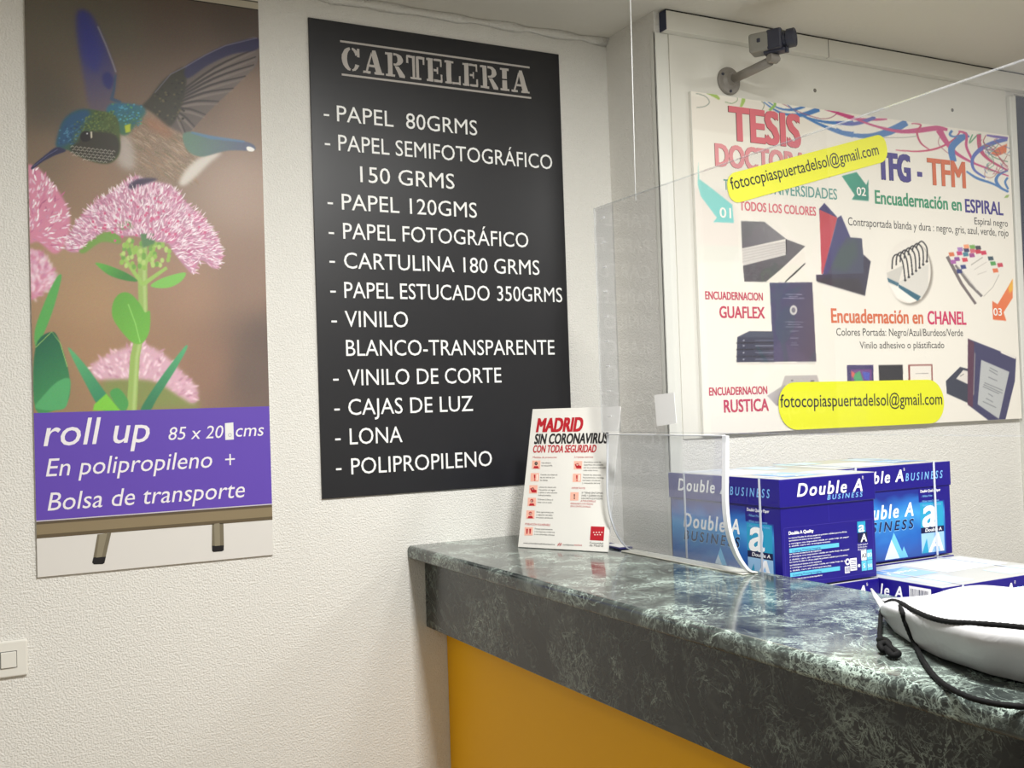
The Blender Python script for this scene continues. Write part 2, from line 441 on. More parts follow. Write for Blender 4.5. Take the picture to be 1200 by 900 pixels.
b = MB()      # bullnosed slab: section swept along Y, rounded corner at the wall end
sec = []
zt, zb = CT, 1.073; rn = 0.014
for k in range(7):
    a = math.pi/2*k/6; sec.append((CX0+rn-rn*math.sin(a), zt-rn+rn*math.cos(a)))
for k in range(7):
    a = math.pi/2*k/6; sec.append((CX0+rn*0.7-rn*0.7*math.cos(a), zb+rn*0.7-rn*0.7*math.sin(a)))
sec += [(CX1, zb), (CX1, zt)]
rings = [[(x, y, z) for x, z in sec] for y in (-0.001, CEND)]
rings.insert(0, [(x+0.004 if x < CX0+0.02 else x, -0.0005, z) for x, z in sec])
b.loft(rings, M_marble_lit_top, True, False); cpart('countertop', b)
b = MB(); b.box((1.205, CEND+.03, 0.865), (1.236, -0.001, 1.073), M_marble, 0.002); cpart('fascia', b)
b = MB(); b.box((1.270, CEND+.06, 0.0), (1.288, -0.001, 1.073), M_yellow, 0.001); cpart('front_panel', b)
M_white_lam = mat('white_laminate', (214, 212, 205), 0.5)
b = MB(); b.box((1.288, CEND+.06, 0.0), (1.60, CEND+.08, 1.073), M_yellow); b.box((1.288, -0.02, 0), (1.60, -0.001, 1.073), M_white_lam)
b.box((1.56, CEND+.08, 0.0), (1.578, -0.02, 1.073), M_white_lam); cpart('carcass', b)
desk = empty('worktop_table', (2.16, -1.1, 0), 0, 'low white worktop behind the counter carrying the paper boxes', 'table'); dl = (2.16, -1.1, 0)
b = MB(); b.box((1.630, -1.9, 0.775), (2.7, PY-0.012, 0.803), M_white_lam, 0.002); b.build('tabletop', desk, dl)
for x in (1.72, 2.64):
    for y in (-1.84, -0.36): b = MB(); b.box((x-.025, y-.025, 0), (x+.025, y+.025, 0.776), M_white_lam); b.build('leg', desk, dl)

# ------------------------------------------------------------------ poster of a roll-up banner (left)
YF = -0.007
frR = Frame((0.149, YF, 1.123), (1, 0, 0), (0, 0, 1))
RW, RH = 0.600, 1.590
poster = empty('advertising_poster', (0.449, 0, 1.123), 0, 'tall wall poster of a hummingbird on pink flowers with a purple roll up text band', 'poster')
frR.base = np.array(poster.location)
M_foam = mat('foam_board', (222, 219, 214), 0.5)
b = MB(); b.box((0.149, YF, 1.123), (0.749, -0.0005, 1.123+RH), M_foam, 0.0008); panelR = b.build('panel', poster, tuple(poster.location))
purp_top = frR.px(42.5, 484)[1]; purp_bot = frR.px(45.3, 611.5)[1]
P = Paint(frR, 0.0, purp_top, RW, RH, 330)
# out-of-focus background of the printed photograph
ctrl = [((60, 20), (98, 92, 80)), ((130, 30), (92, 86, 74)), ((200, 30), (92, 78, 68)), ((280, 30), (84, 72, 64)), ((55, 120), (84, 78, 68)),
        ((140, 110), (110, 92, 78)), ((230, 110), (112, 92, 78)), ((290, 120), (132, 110, 94)), ((60, 190), (118, 102, 86)), ((100, 210), (140, 114, 94)),
        ((280, 220), (158, 136, 122)), ((70, 300), (160, 134, 106)), ((110, 350), (164, 134, 104)), ((220, 340), (156, 126, 106)), ((290, 330), (138, 114, 100)),
        ((100, 420), (158, 126, 98)), ((240, 430), (142, 112, 96)), ((295, 440), (104, 90, 84)), ((310, 400), (100, 86, 80)), ((190, 420), (150, 120, 98)), ((60, 440), (140, 118, 90))]
XX, YY = np.meshgrid(np.arange(P.w), np.arange(P.h)); num = np.zeros(P.a.shape); den = np.zeros((P.h, P.w, 1))
for p, c in ctrl:
    x, y = P.to(p); w = 1/(((XX-x)**2+(YY-y)**2+900)**1.6)[..., None]; num += w*np.array(c, float); den += w
P.a = num/den
Z = lambda q, oy=0: [(x/3.529, y/3.529+oy) for x, y in q]
def inpoly(poly, x, y):
    c = False
    for i in range(len(poly)):
        (ax, ay), (bx, by) = poly[i], poly[i-1]
        if (ay > y) != (by > y) and x < (bx-ax)*(y-ay)/(by-ay)+ax: c = not c
    return c
def bloom(poly, n, cx, cy, ln, cols, wd=1.6, blur=0.3, down=0.0):
    """many narrow petals inside an outline, fanning out from (cx, cy)"""
    xs = [p[0] for p in poly]; ys = [p[1] for p in poly]; k = 0
    inside = lambda x, y: inpoly(poly, x, y)
    while k < n:
        x = random.uniform(min(xs), max(xs)); y = random.uniform(min(ys), max(ys))
        if not inside(x, y): continue
        k += 1
        a = math.atan2(y-cy, x-cx)+random.gauss(0, 0.38); l = ln*random.uniform(0.6, 1.25)
        dx, dy = math.cos(a)*l, math.sin(a)*l
        c = np.array(random.choice(cols), float)+random.uniform(-14, 14)
        P.line([(x, y), (x+dx*.5, y+dy*.5), (x+dx, y+dy)], [wd*.6, wd, 0.3], c, 1, blur)
PINK = [(210, 168, 188), (224, 200, 212), (198, 140, 168), (232, 220, 226), (184, 108, 142), (216, 182, 198), (236, 228, 232)]
# far bloom at the foot, soft
P.sm = True
P.fill(Z([(430, 790), (500, 770), (640, 790), (800, 860), (810, 960), (650, 930), (440, 880)], 220), (128, 136, 84), 5)
fb = Z([(375, 740), (430, 700), (520, 660), (600, 650), (680, 690), (750, 760), (815, 830), (800, 890), (740, 860), (640, 800), (520, 790), (400, 790)], 220)
P.fill(fb, (205, 165, 180), 2.5); bloom(fb, 190, 166, 470, 7, [(222, 190, 202), (206, 164, 182), (188, 140, 160), (232, 208, 216)], 2.4, 0.9)
# blooms cut by the left edge
for pl, cx, cy, bl in ((Z([(100, 710), (150, 690), (200, 740), (250, 800), (290, 890), (280, 990), (230, 1050), (160, 1000), (100, 990)]), 34, 280, .3),
                       (Z([(120, 270), (170, 270), (220, 340), (225, 400), (180, 430), (140, 460), (120, 440)], 220), 36, 345, 1.2)):
    P.fill(pl, (200, 130, 155), 1.5); bloom(pl, 190, cx, cy, 7, PINK, 2.0, bl)
# leaves and stem
G1, G2, G3 = (96, 158, 66), (66, 128, 82), (42, 98, 74)
P.fill(Z([(240, 365), (255, 375), (215, 520), (160, 650), (145, 640), (150, 570), (200, 440)], 220), (88, 160, 86), .6)
P.fill(Z([(148, 660), (215, 595), (250, 640), (285, 760), (290, 850), (270, 900), (240, 915), (148, 915)], 220), G3, .6, grad=((70, 140, 88), (42, 400), (84, 470)))
P.line(Z([(148, 660), (215, 595), (250, 640), (280, 740)], 220), .9, (170, 200, 110), .8, .3)
P.fill(Z([(150, 910), (180, 860), (240, 800), (290, 790), (285, 860), (260, 915)], 220), (84, 160, 104), .6)
P.line(Z([(590, 240), (590, 390), (592, 500), (575, 620), (558, 700), (545, 920)], 220), [11, 11, 10.5, 10, 11, 12], (146, 172, 96), 1, .5)
P.line(Z([(596, 240), (597, 390), (600, 500), (582, 620), (566, 700), (553, 920)], 220), 3.5, (172, 194, 128), .8, .8)
for q in ([(590, 400), (500, 270)], [(590, 400), (690, 330)], [(592, 330), (560, 240)], [(592, 330), (640, 240)]):
    P.line(Z(q, 220), [5, 4], (150, 184, 96), 1, .5)
for i in range(70):
    x = random.uniform(500, 700); y = random.uniform(225, 340)-abs(x-600)*.15
    P.fill([(x/3.529+2.4*math.cos(k), y/3.529+220+3*math.sin(k)) for k in np.linspace(0, 6.1, 9)], random.choice([(140, 178, 84), (110, 156, 74), (172, 196, 116)]), .5)
P.fill(Z([(395, 312), (440, 318), (520, 350), (570, 385), (520, 383), (450, 360)], 220), (98, 166, 74), .5, grad=((66, 128, 66), (115, 310), (140, 330)))
P.fill(Z([(765, 350), (750, 385), (700, 412), (640, 413), (625, 400), (680, 370)], 220), (122, 184, 88), .5)
P.fill(Z([(470, 470), (500, 435), (540, 438), (580, 480), (600, 515), (620, 510), (618, 590), (590, 640), (550, 640), (500, 590), (465, 530)], 220), G1, .6, grad=((112, 174, 74), (135, 350), (175, 400)))
P.line(Z([(530, 480), (560, 560), (580, 640)], 220), 1.2, (150, 205, 110), .8, .4)
P.fill(Z([(285, 670), (300, 672), (360, 740), (440, 850), (490, 915), (420, 915), (350, 800)], 220), (92, 166, 112), .6, grad=((58, 128, 96), (85, 412), (125, 470)))
P.fill(Z([(768, 652), (770, 670), (720, 760), (650, 870), (620, 920), (580, 920), (640, 820), (720, 710)], 220), (86, 164, 116), .6, grad=((60, 120, 88), (215, 405), (170, 470)))
P.fill(Z([(390, 895), (440, 850), (500, 920), (385, 920)], 220), (122, 190, 70), .6)
P.fill(Z([(455, 850), (490, 828), (530, 880), (520, 920), (495, 915)], 220), (78, 150, 84), .6)
# main dome of pink stars
dome = Z([(270, 250), (300, 170), (360, 90), (440, 30), (500, -10), (560, -50), (640, -60), (700, -20), (770, 60), (850, 140), (900, 210), (918, 280), (890, 335), (830, 300), (800, 355), (760, 320), (720, 270), (690, 230), (620, 220), (560, 200), (500, 200), (440, 175), (400, 210), (330, 265)], 220)
P.fill(dome, (182, 134, 158), 1.0)
for i in range(90):
    x = random.uniform(280, 910)/3.529; y = random.uniform(-40, 330)/3.529+220
    if inpoly(dome, x, y) and inpoly(dome, x, y+6) and inpoly(dome, x-6, y): P.fill([(x+4*math.cos(k), y+3.4*math.sin(k)) for k in np.linspace(0, 5.6, 8)], random.choice([(188, 96, 138), (202, 120, 156), (160, 108, 132)]), 1.4, .8)
P.fill(Z([(330, 255), (400, 200), (470, 180), (500, 230), (420, 225), (350, 270)], 220), (112, 150, 74), 1.2)
P.fill(Z([(480, 150), (540, 130), (560, 165), (500, 175)], 220), (126, 140, 104), 1.2); P.fill(Z([(580, 190), (640, 190), (640, 230), (590, 250)], 220), (86, 124, 84), 1.0)
bloom(dome, 1700, 168, 300, 6.5, PINK, 1.25, .2)
for i in range(80):
    x = random.uniform(300, 880); y = random.uniform(30, 300)
    if y < 250-abs(x-600)*.25 and y > 20+abs(x-600)*.5 and y < 190+abs(x-600)*.25: P.fill([(x/3.529+1.6*math.cos(k), y/3.529+220+1.6*math.sin(k)) for k in np.linspace(0, 6, 8)], (196, 92, 130), .4)
# the hummingbird
P.fill(Z([(318, 60), (345, 42), (382, 66), (418, 140), (450, 220), (478, 300), (478, 350), (462, 420), (440, 458), (372, 450), (350, 340), (330, 220), (318, 130)]), (62, 62, 118), 2.6, grad=((92, 82, 96), (98, 60), (118, 122)))
P.fill(Z([(330, 60), (350, 55), (385, 120), (420, 220), (400, 300), (350, 240)]), (50, 54, 130), 4, .7)
P.line(Z([(405, 110), (440, 190), (470, 270), (480, 300)]), 1.6, (150, 146, 160), .75, .6)
P.line(Z([(478, 310), (472, 370), (462, 410), (500, 425)]), [2, 3, 5, 4], (60, 78, 104), 1, .6)
P.fill(Z([(425, 310), (450, 300), (470, 330), (455, 370), (430, 350)]), (40, 44, 110), 1.5, .8)
wing = Z([(585, 445), (620, 405), (660, 350), (705, 308), (770, 275), (850, 228), (930, 190), (1000, 168), (1062, 158), (1062, 262), (1010, 320), (960, 370), (900, 425), (845, 480), (800, 530), (765, 560), (735, 552), (700, 530), (640, 500)])
P.fill(wing, (84, 75, 70), .5, grad=((108, 97, 92), (170, 110), (270, 80)))
tips = [(1060, 200), (1058, 235), (1050, 268), (1015, 315), (965, 365), (905, 420), (850, 475), (805, 525), (770, 558)]
for i, t in enumerate(tips):
    P.line(Z([(720, 400+i*8), ((720+t[0])/2, (400+i*8+t[1])/2-22+i*2), t]), [2.8, 2.6, 1.4], (58, 51, 50), .95, .4, 4)
    P.line(Z([(722, 408+i*8), ((720+t[0])/2, (408+i*8+t[1])/2-12+i*2), (t[0]-4, t[1]+12)]), [2.2, 3.2, 1.2], (132, 120, 114), .6, .6, 4)
P.fill(Z([(620, 405), (660, 350), (705, 308), (765, 278), (770, 340), (755, 420), (730, 490), (690, 530), (640, 495), (590, 450)]), (52, 49, 38), 1.4)
P.fill(Z([(768, 276), (850, 228), (930, 190), (1062, 158), (1062, 205), (960, 225), (860, 270), (775, 325)]), (44, 42, 78), 1.2, .95)
P.line(Z([(640, 385), (705, 308), (770, 275), (850, 228), (930, 190), (1062, 158)]), [1, 1.4, 1.4, 1.2, 1.2, 1], (120, 118, 140), .7, .4)
for i in range(60):
    x = random.uniform(640, 760); y = random.uniform(310, 500)
    if y > 690-.6*x+80: P.fill([(x/3.529+1.4*math.cos(k), y/3.529+1.1*math.sin(k)) for k in np.linspace(0, 6, 7)], random.choice([(96, 88, 60), (36, 34, 28), (70, 68, 50)]), .5)
P.fill(Z([(470, 660), (490, 520), (560, 450), (620, 460), (690, 520), (760, 555), (820, 610), (810, 680), (790, 730), (740, 766), (670, 755), (600, 740), (540, 705)]), (134, 114, 96), 1.8, noise=6)
for i in range(420):
    x = random.uniform(500, 800); y = random.uniform(480, 750)
    if x+y*.2 > 950 or (x-500)*.55+480 > y+60 or y > 660+(x-490)*.36: continue
    c = random.choice([(160, 138, 116), (128, 106, 86), (112, 104, 76), (172, 152, 132), (150, 118, 92)])
    P.line(Z([(x, y), (x+16, y+9), (x+30, y+22)]), [.9, 1.1, .4], c, .8, .3)
P.fill(Z([(600, 490), (660, 500), (720, 560), (690, 570), (620, 530)]), (150, 104, 78), 4, .7)
P.fill(Z([(490, 570), (530, 560), (560, 640), (550, 700), (500, 690), (480, 640)]), (172, 162, 156), 5, .9)
P.fill(Z([(740, 755), (770, 700), (830, 650), (915, 630), (860, 680), (800, 740), (760, 768)]), (206, 200, 192), 2.4, .95)
P.fill(Z([(755, 560), (790, 545), (860, 562), (930, 575), (1010, 585), (1048, 600), (1048, 622), (960, 622), (915, 628), (830, 648), (775, 622)]), (92, 122, 108), .8, grad=((84, 92, 116), (225, 165), (285, 172)))
P.line(Z([(790, 548), (870, 568), (1010, 586)]), [2, 4, 2], (82, 120, 160), .8, .8); P.fill(Z([(1018, 610), (1030, 606), (1050, 616), (1046, 626), (1024, 624)]), (232, 230, 226), .4)
P.fill(Z([(440, 470), (460, 430), (520, 428), (590, 442), (600, 470), (560, 520), (520, 560), (480, 540)]), (42, 100, 128), 1.6, grad=((60, 100, 66), (140, 122), (152, 158)))
for i in range(120):
    x = random.uniform(455, 585); y = random.uniform(432, 520)
    P.fill([(x/3.529+1.2*math.cos(k), y/3.529+.9*math.sin(k)) for k in np.linspace(0, 6, 7)], random.choice([(84, 164, 190), (40, 92, 120), (88, 150, 80), (52, 110, 140)]), .4, .8)
P.fill(Z([(515, 520), (540, 512), (540, 545), (520, 550)]), (170, 180, 40), .6)
head = Z([(236, 608), (246, 545), (268, 495), (310, 462), (360, 452), (420, 460), (465, 472), (490, 500), (497, 570), (492, 640), (455, 674), (400, 672), (340, 650), (285, 622)])
P.fill(head, (50, 84, 76), .9, grad=((72, 88, 44), (75, 140), (125, 150)))
P.fill(Z([(236, 608), (246, 545), (268, 495), (310, 462), (360, 454), (372, 480), (320, 540), (290, 590)]), (38, 78, 112), 2.2)
for i in range(420):
    x = random.uniform(245, 480); y = random.uniform(460, 600)
    if y < 540-.5*(x-245) : continue
    c = random.choice([(78, 128, 158), (32, 62, 96), (50, 96, 128)]) if x < 330+random.uniform(-30, 30) else random.choice([(108, 122, 58), (56, 70, 34), (84, 106, 60)])
    P.fill([(x/3.529+1.1*math.cos(k), y/3.529+.9*math.sin(k)) for k in np.linspace(0, 6, 7)], c, .35, .8)
P.fill(Z([(320, 590), (350, 550), (420, 545), (480, 560), (495, 620), (455, 672), (380, 665), (320, 640), (290, 615)]), (50, 47, 38), 1.6)
for i in range(6):
    for j in range(11):
        x = 300+j*17+(i % 2)*8; y = 606+i*12+j*2
        if x < 480-(i*2) and y < 672 and not (i > 3 and j < 3): P.line(Z([(x-7, y+3), (x, y-3), (x+7, y+3)]), .8, (206, 200, 190), .75, .25)
P.fill(Z([(332, 566), (345, 545), (368, 545), (380, 562), (370, 582), (345, 586)]), (24, 20, 22), .5); P.fill(Z([(374, 545), (382, 545), (382, 570), (376, 574)]), (196, 188, 170), .4)
P.fill(Z([(358, 550), (364, 550), (364, 556), (358, 556)]), (220, 220, 230), .3)
P.fill(Z([(130, 698), (138, 684), (190, 640), (232, 610), (262, 614), (272, 626), (230, 642), (180, 668), (140, 698)]), (44, 44, 74), .5)
P.line(Z([(140, 688), (200, 642), (240, 618)]), .8, (100, 104, 140), .8, .3)
P.fill(Z([(530, 770), (565, 742), (620, 736), (650, 742), (600, 762), (550, 782)]), (62, 50, 74), 1.4)
for i in range(24):
    x = random.uniform(520, 680); P.line(Z([(x, 800), (x+random.uniform(-14, 14), 762)]), [1.8, .4], random.choice(PINK), 1, .25)
M_print = print_mat('photo_print', 1.2, 0.42)
for y in range(P.h): P.a[y] *= 1-.10*max(0, 1-y/(.30*P.h))       # the picture's own dark upper edge
P.a += RNG.normal(0, 2.2, P.a.shape)
P.build('photo_print', M_print, poster)
S = Sheet(frR)
I_purple = ink((96, 70, 172), 0.42, 1.1)
S.rect(0, purp_bot, RW, purp_top, I_purple, 0.0003); bandR = S.build('text_band', poster); S = Sheet(frR)
vt = frR.px(299.8, 12)[1]; S.rect(0, vt, RW, vt+.003, ink((40, 36, 32)), .0004); S.rect(0, vt+.003, RW, vt+.022, ink((176, 168, 150), .35), .0004); S.rect(0, vt+.022, RW, vt+.026, ink((90, 84, 74)), .0004); S.rect(0, vt+.026, RW, RH, ink((214, 208, 194)), .0004)
S.build('printed_top_rail', poster)
S = Sheet(frR, ('text_line', bandR)); I_wh = ink((240, 236, 240), 0.5, 1.0)
S.ptext('roll up', (51, 522.3), (175.7, 518), 31, I_wh, .0006, .004, .2)
S.ptext('85 x 20', (197.5, 515.7), (262, 513), 14.7, I_wh, .0006, 0, .2); S.ptext('cms', (276.3, 511.8), (309.4, 510.4), 14.7, I_wh, .0006, 0, .2)
S.ptext('En polipropileno', (53.8, 559), (248.8, 547.2), 20, I_wh, .0006, 0, .2); S.ppoly([(263.8, 537.6), (275.2, 536.9), (275.2, 538.7), (263.8, 539.4)], I_wh, .0006); S.ppoly([(268.7, 532), (270.4, 532), (270.6, 545), (268.9, 545)], I_wh, .0007); S.flush()
S.ptext('Bolsa de transporte', (55.8, 599.3), (287, 581.8), 20, I_wh, .0006, 0, .2)
S.ppoly([(263.5, 496), (273.3, 495), (274, 515), (264, 515.6)], ink((236, 236, 234), .5, 1.0), .0008); S.flush('correction_patch', bandR); S.ptext('o', (267.3, 512), (271.5, 511.8), 6.5, ink((170, 168, 180)), .001)
# printed picture of the banner's metal base with two feet
S = Sheet(frR)
rb0 = frR.px(45.3, 631)[1]
S.rect(0, rb0, RW, purp_bot, ink((132, 118, 92), 0.35), .0003)
hb = purp_bot-rb0
S.rect(0, purp_bot-hb*.16, RW, purp_bot, ink((88, 76, 58)), .0005); S.rect(0, rb0, RW, rb0+hb*.22, ink((92, 80, 60)), .0005); S.rect(0, purp_bot+.0005, RW, purp_bot+.003, ink((196, 192, 188)), .0005)
for q, e in (([(403, 622), (460, 615), (437, 715), (386, 718)], [(386, 717), (438, 714), (432, 740), (424, 745), (388, 746), (381, 738)]),
             ([(877, 578), (924, 575), (926, 668), (876, 670)], [(876, 669), (926, 667), (925, 688), (918, 692), (882, 695), (877, 690)])):
    S.ppoly(Z(q, 450), ink((112, 104, 86), .4), .0005); S.ppoly(Z(e, 450), ink((26, 24, 26)), .0006)
    m_ = [(q[0][0]+8, q[0][1]), (q[1][0]-16, q[1][1]), (q[2][0]-16, q[2][1]), (q[3][0]+12, q[3][1])]
    S.ppoly(Z(m_, 450), ink((134, 126, 106), .4), .0007)
S.build('printed_base', poster)

# ------------------------------------------------------------------ black price-list sign
sign = empty('wall_sign', (1.313, 0, 1.268), 0, 'large black wall sign listing papers and materials in white capitals', 'sign')
SYF = -0.006
frS = Frame((0.894, SYF, 1.268), (1, 0, 0), (0, 0, 1), tuple(sign.location))
SW, SH = 0.838, 1.391
b = MB(); b.box((0.894, SYF, 1.268), (1.732, -0.0005, 1.268+SH), mat('black_panel', (30, 30, 34), 0.36, 0, 0.5), 0.0008); panelS = b.build('panel', sign, tuple(sign.location))
S = Sheet(frS, ('text_line', panelS)); I_txt = ink((246, 246, 244), .5, 1.0)
T4 = [("PAPEL  80GRMS", (395, 142.7), (559.3, 158.3)), ("PAPEL SEMIFOTOGRÁFICO", (396.7, 176.7), (647.3, 198.3)), ("150 GRMS", (422.3, 213.3), (532.7, 221.7)),
      ("PAPEL 120GMS", (400.7, 246), (559, 255)), ("PAPEL FOTOGRÁFICO", (402.3, 280.7), (619.3, 289.3)), ("CARTULINA 180 GRMS", (403.3, 315), (632.3, 321.7)),
      ("PAPEL ESTUCADO", (403.7, 349.3), (574, 352.3)), ("350GRMS", (582.7, 352.7), (659, 354)), ("VINILO", (404.3, 383.3), (478.3, 383.3)),
      ("BLANCO-TRANSPARENTE", (405.7, 417.3), (650, 415.3)), ("VINILO DE CORTE", (407.7, 451.7), (587.7, 448.3)), ("CAJAS DE LUZ", (408.3, 486), (554.3, 482)),
      ("LONA", (410, 520.7), (471.7, 518.3)), ("POLIPROPILENO", (411.7, 555), (576.7, 546.7))]
for t, a, c in T4:
    u0, v0 = frS.px(*a); u1, v1 = frS.px(*c)
    S.text(t, u0, u1, (v0+v1)/2, 0.0465, I_txt, .0006, 0.0)
for x, y in ((379.3, 134.5), (380.5, 168.7), (383.7, 238), (385, 273), (386, 306.7), (387, 341.7), (388.3, 376.7), (390.3, 445), (391.7, 480), (392.7, 515), (393.7, 550)):
    u, v = frS.px(x, y); S.rect(u, v-.0028, u+.0165, v+.0028, I_txt, .0006); S.flush('bullet_dash', panelS)
# heading in rough stencil slab capitals between two bars
S = Sheet(frS); I_grey = ink((190, 184, 178), .5, 1.0)
hu0, hv1 = frS.px(398.5, 47); hu1 = frS.px(620.5, 77)[0]; hb1 = frS.px(400, 86)[1]
S.rect(hu0, hv1-.006, hu1, hv1, I_grey); S.rect(hu0+.002, hb1-.006, hu1+.002, hb1, I_grey)
def ring(cx, cy, ro, ri, a0, a1, ry=None, n=10):
    A = [math.radians(a0+(a1-a0)*i/n) for i in range(n+1)]
    return [(cx+ro[0]*math.cos(a), cy+ro[1]*math.sin(a)) for a in A]+[(cx+ri[0]*math.cos(a), cy+ri[1]*math.sin(a)) for a in A[::-1]]
R_ = lambda x0, y0, x1, y1: [(x0, y0), (x1, y0), (x1, y1), (x0, y1)]
LET = {
 'C': [ring(.5, .5, (.48, .5), (.20, .40), 98, 262), ring(.5, .5, (.46, .5), (.24, .42), 278, 335), ring(.5, .5, (.46, .5), (.24, .42), 25, 82), R_(.80, .62, .94, .98)],
 'A': [[(.46, 1), (.62, 1), (.92, .08), (.62, .08), (.42, .80)], [(.40, .92), (.44, .76), (.22, .08), (.12, .08)], R_(.30, .28, .58, .38), R_(.0, 0, .36, .09), R_(.54, 0, 1, .09)],
 'R': [R_(.12, .0, .36, 1), R_(0, 0, .48, .09), R_(0, .91, .36, 1), [(.42, 1)]+[(.56+.36*math.cos(math.radians(a)), .74+.26*math.sin(math.radians(a))) for a in range(90, -91, -15)]+[(.42, .48), (.42, .57), (.56, .57), (.64, .66), (.64, .83), (.56, .91), (.42, .91)], [(.46, .46), (.68, .46), (1, .09), (1, 0), (.72, 0)]],
 'T': [R_(.32, 0, .47, .9), R_(.53, 0, .68, .9), R_(.2, 0, .8, .09), R_(0, .90, .47, 1), R_(.53, .90, 1, 1), R_(0, .66, .1, .95), R_(.9, .66, 1, .95)],
 'E': [R_(.1, 0, .38, 1), R_(0, 0, .4, .09), R_(0, .91, .4, 1), R_(.44, 0, .92, .1), R_(.44, .90, .90, 1), R_(.84, 0, .94, .34), R_(.82, .68, .92, 1), R_(.44, .45, .68, .55), R_(.62, .36, .70, .64)],
 'L': [R_(.1, 0, .40, 1), R_(0, 0, .42, .09), R_(0, .91, .54, 1), R_(.46, 0, .96, .1), R_(.86, 0, .97, .38)],
 'I': [R_(.26, 0, .74, .47), R_(.26, .53, .74, 1), R_(.06, 0, .94, .09), R_(.06, .91, .94, 1)]}
wd = {'C': 1.0, 'A': 1.08, 'R': 1.02, 'T': .98, 'E': .92, 'L': .9, 'I': .58}
word = 'CARTELERIA'; gap = .10; tot = sum(wd[c] for c in word)+gap*(len(word)-1)
lu0 = hu0+.002; lu1 = hu1-.004; lv1 = hv1-.017; lv0 = hb1+.010; k = (lu1-lu0)/tot; x = lu0; i = 0
for c in word:
    for pl in LET[c]:
        pp = []
        for a in range(len(pl)):            # rough edge
            p, q = pl[a], pl[(a+1) % len(pl)]; m_ = 1 if math.hypot(p[0]-q[0], p[1]-q[1]) < .3 else 3
            for s_ in range(m_):
                t = s_/m_; pp.append((p[0]+(q[0]-p[0])*t+random.uniform(-.012, .012), p[1]+(q[1]-p[1])*t+random.uniform(-.012, .012)))
        S.poly([(x+u*wd[c]*k, lv0+v*(lv1-lv0)) for u, v in pp], I_grey, .0004+.00001*i); i += 1
    x += (wd[c]+gap)*k
S.build('heading_lettering', panelS)

# ------------------------------------------------------------------ thesis display board (right)
BY = PY-0.018
board = empty('display_board', (2.8, PY-0.005, 1.405), 0, 'white printed board about thesis and coursework binding with coloured ribbons along its top', 'poster')
frB = Frame((2.041, BY, 1.405), (1, 0, 0), (0, 0, 1), tuple(board.location))
BW, BH = 1.517, 1.087
b = MB(); b.box((2.041, BY, 1.405), (3.558, PY-0.006, 1.405+BH), mat('board_edge', (226, 224, 216), .5), 0.001); panelB = b.build('panel', board, tuple(board.location))
P = Paint(frB, 0.001, 0.001, BW-.001, BH-.001, 560, (226, 221, 210))
z7 = lambda q: [(x/6+800, y/6+80) for x, y in q]
z8 = lambda q: [(x/5.4545+980, y/5.4545+80) for x, y in q]
z9 = lambda q: [(x/6+800, y/6+220) for x, y in q]
z10 = lambda q: [(x/5.4545+980, y/5.4545+230) for x, y in q]
z11 = lambda q: [(x/6+800, y/6+360) for x, y in q]
z12 = lambda q: [(x/5.4545+980, y/5.4545+360) for x, y in q]
# faint facets of the printed ground
P.fill(z7([(60, 200), (500, 230), (1000, 400), (700, 520), (300, 460), (70, 430)]), (214, 207, 196), 1, .5)
P.fill(z9([(70, 0), (330, 20), (400, 250), (400, 420), (75, 400)]), (214, 203, 196), 2, .5)
P.fill(z9([(70, 400), (400, 410), (400, 520), (80, 520)]), (208, 210, 200), 1, .5)
BLUE, MAG, GRN, ORG, VIO = (70, 118, 176), (188, 72, 122), (128, 172, 84), (214, 112, 68), (112, 92, 166)
LB = lambda q, w, c, op=1: P.line(q, w, c, op, .25, 6)
LB(z7([(95, 180), (160, 200), (190, 240), (160, 270), (100, 280)]), .8, (120, 130, 120)); LB(z7([(170, 175), (215, 185), (262, 222)]), [2, 6, 2], (160, 186, 96))
LB(z7([(300, 240), (350, 250), (385, 230), (385, 205)]), .8, (130, 150, 110)); LB(z7([(425, 195), (428, 230), (410, 275)]), [3, 4.5, 2.5], (160, 188, 100))
LB(z7([(555, 235), (575, 260), (560, 300)]), .8, (120, 130, 110)); LB(z7([(570, 240), (640, 290), (720, 325), (840, 330), (960, 290)]), [1, 2, 2.5, 5, 6], BLUE)
LB(z7([(600, 240), (680, 285), (770, 295), (860, 272)]), [1, 2, 3, 3], BLUE); LB(z7([(640, 230), (650, 260), (610, 300)]), 3, (140, 180, 96))
LB(z7([(700, 250), (820, 310), (960, 355), (1040, 350), (1100, 310)]), .9, (150, 90, 110)); LB(z7([(730, 250), (830, 330), (1000, 380), (1200, 390)]), [.8, 1.5, 3, 6], BLUE)
LB(z7([(840, 335), (960, 395), (1100, 450), (1200, 470)]), [2, 3, 5, 7], BLUE); LB(z7([(1000, 290), (1100, 320), (1200, 355)]), [2, 3, 6], MAG)
LB(z8([(0, 285), (120, 325), (260, 330), (325, 327)]), [4, 3, 3, 1.5], MAG); LB(z8([(0, 350), (100, 358), (170, 345), (250, 315)]), [3, 4, 4.5, 4], (84, 92, 164))
LB(z8([(0, 390), (80, 425), (220, 435), (340, 405), (450, 348)]), [3, 4, 6, 9, 8], BLUE); LB(z8([(130, 330), (260, 375), (400, 405), (520, 400), (640, 385), (710, 395)]), [2, 2.5, 4, 6, 6, 3], MAG)
LB(z8([(480, 355), (540, 365), (515, 410), (540, 480), (600, 525)]), [1, 2, 2.5, 2, 1], (186, 70, 104)); LB(z8([(300, 445), (430, 445), (520, 435)]), .7, (150, 150, 140))
LB(z8([(380, 525), (520, 533), (640, 515), (740, 465), (790, 410)]), [1, 1.8, 2.2, 2.2, 1.5], (190, 66, 100)); LB(z8([(655, 395), (700, 470), (760, 540), (860, 600), (1000, 655), (1100, 690)]), [8, 6, 4, 2.5, 2, 1.5], MAG)
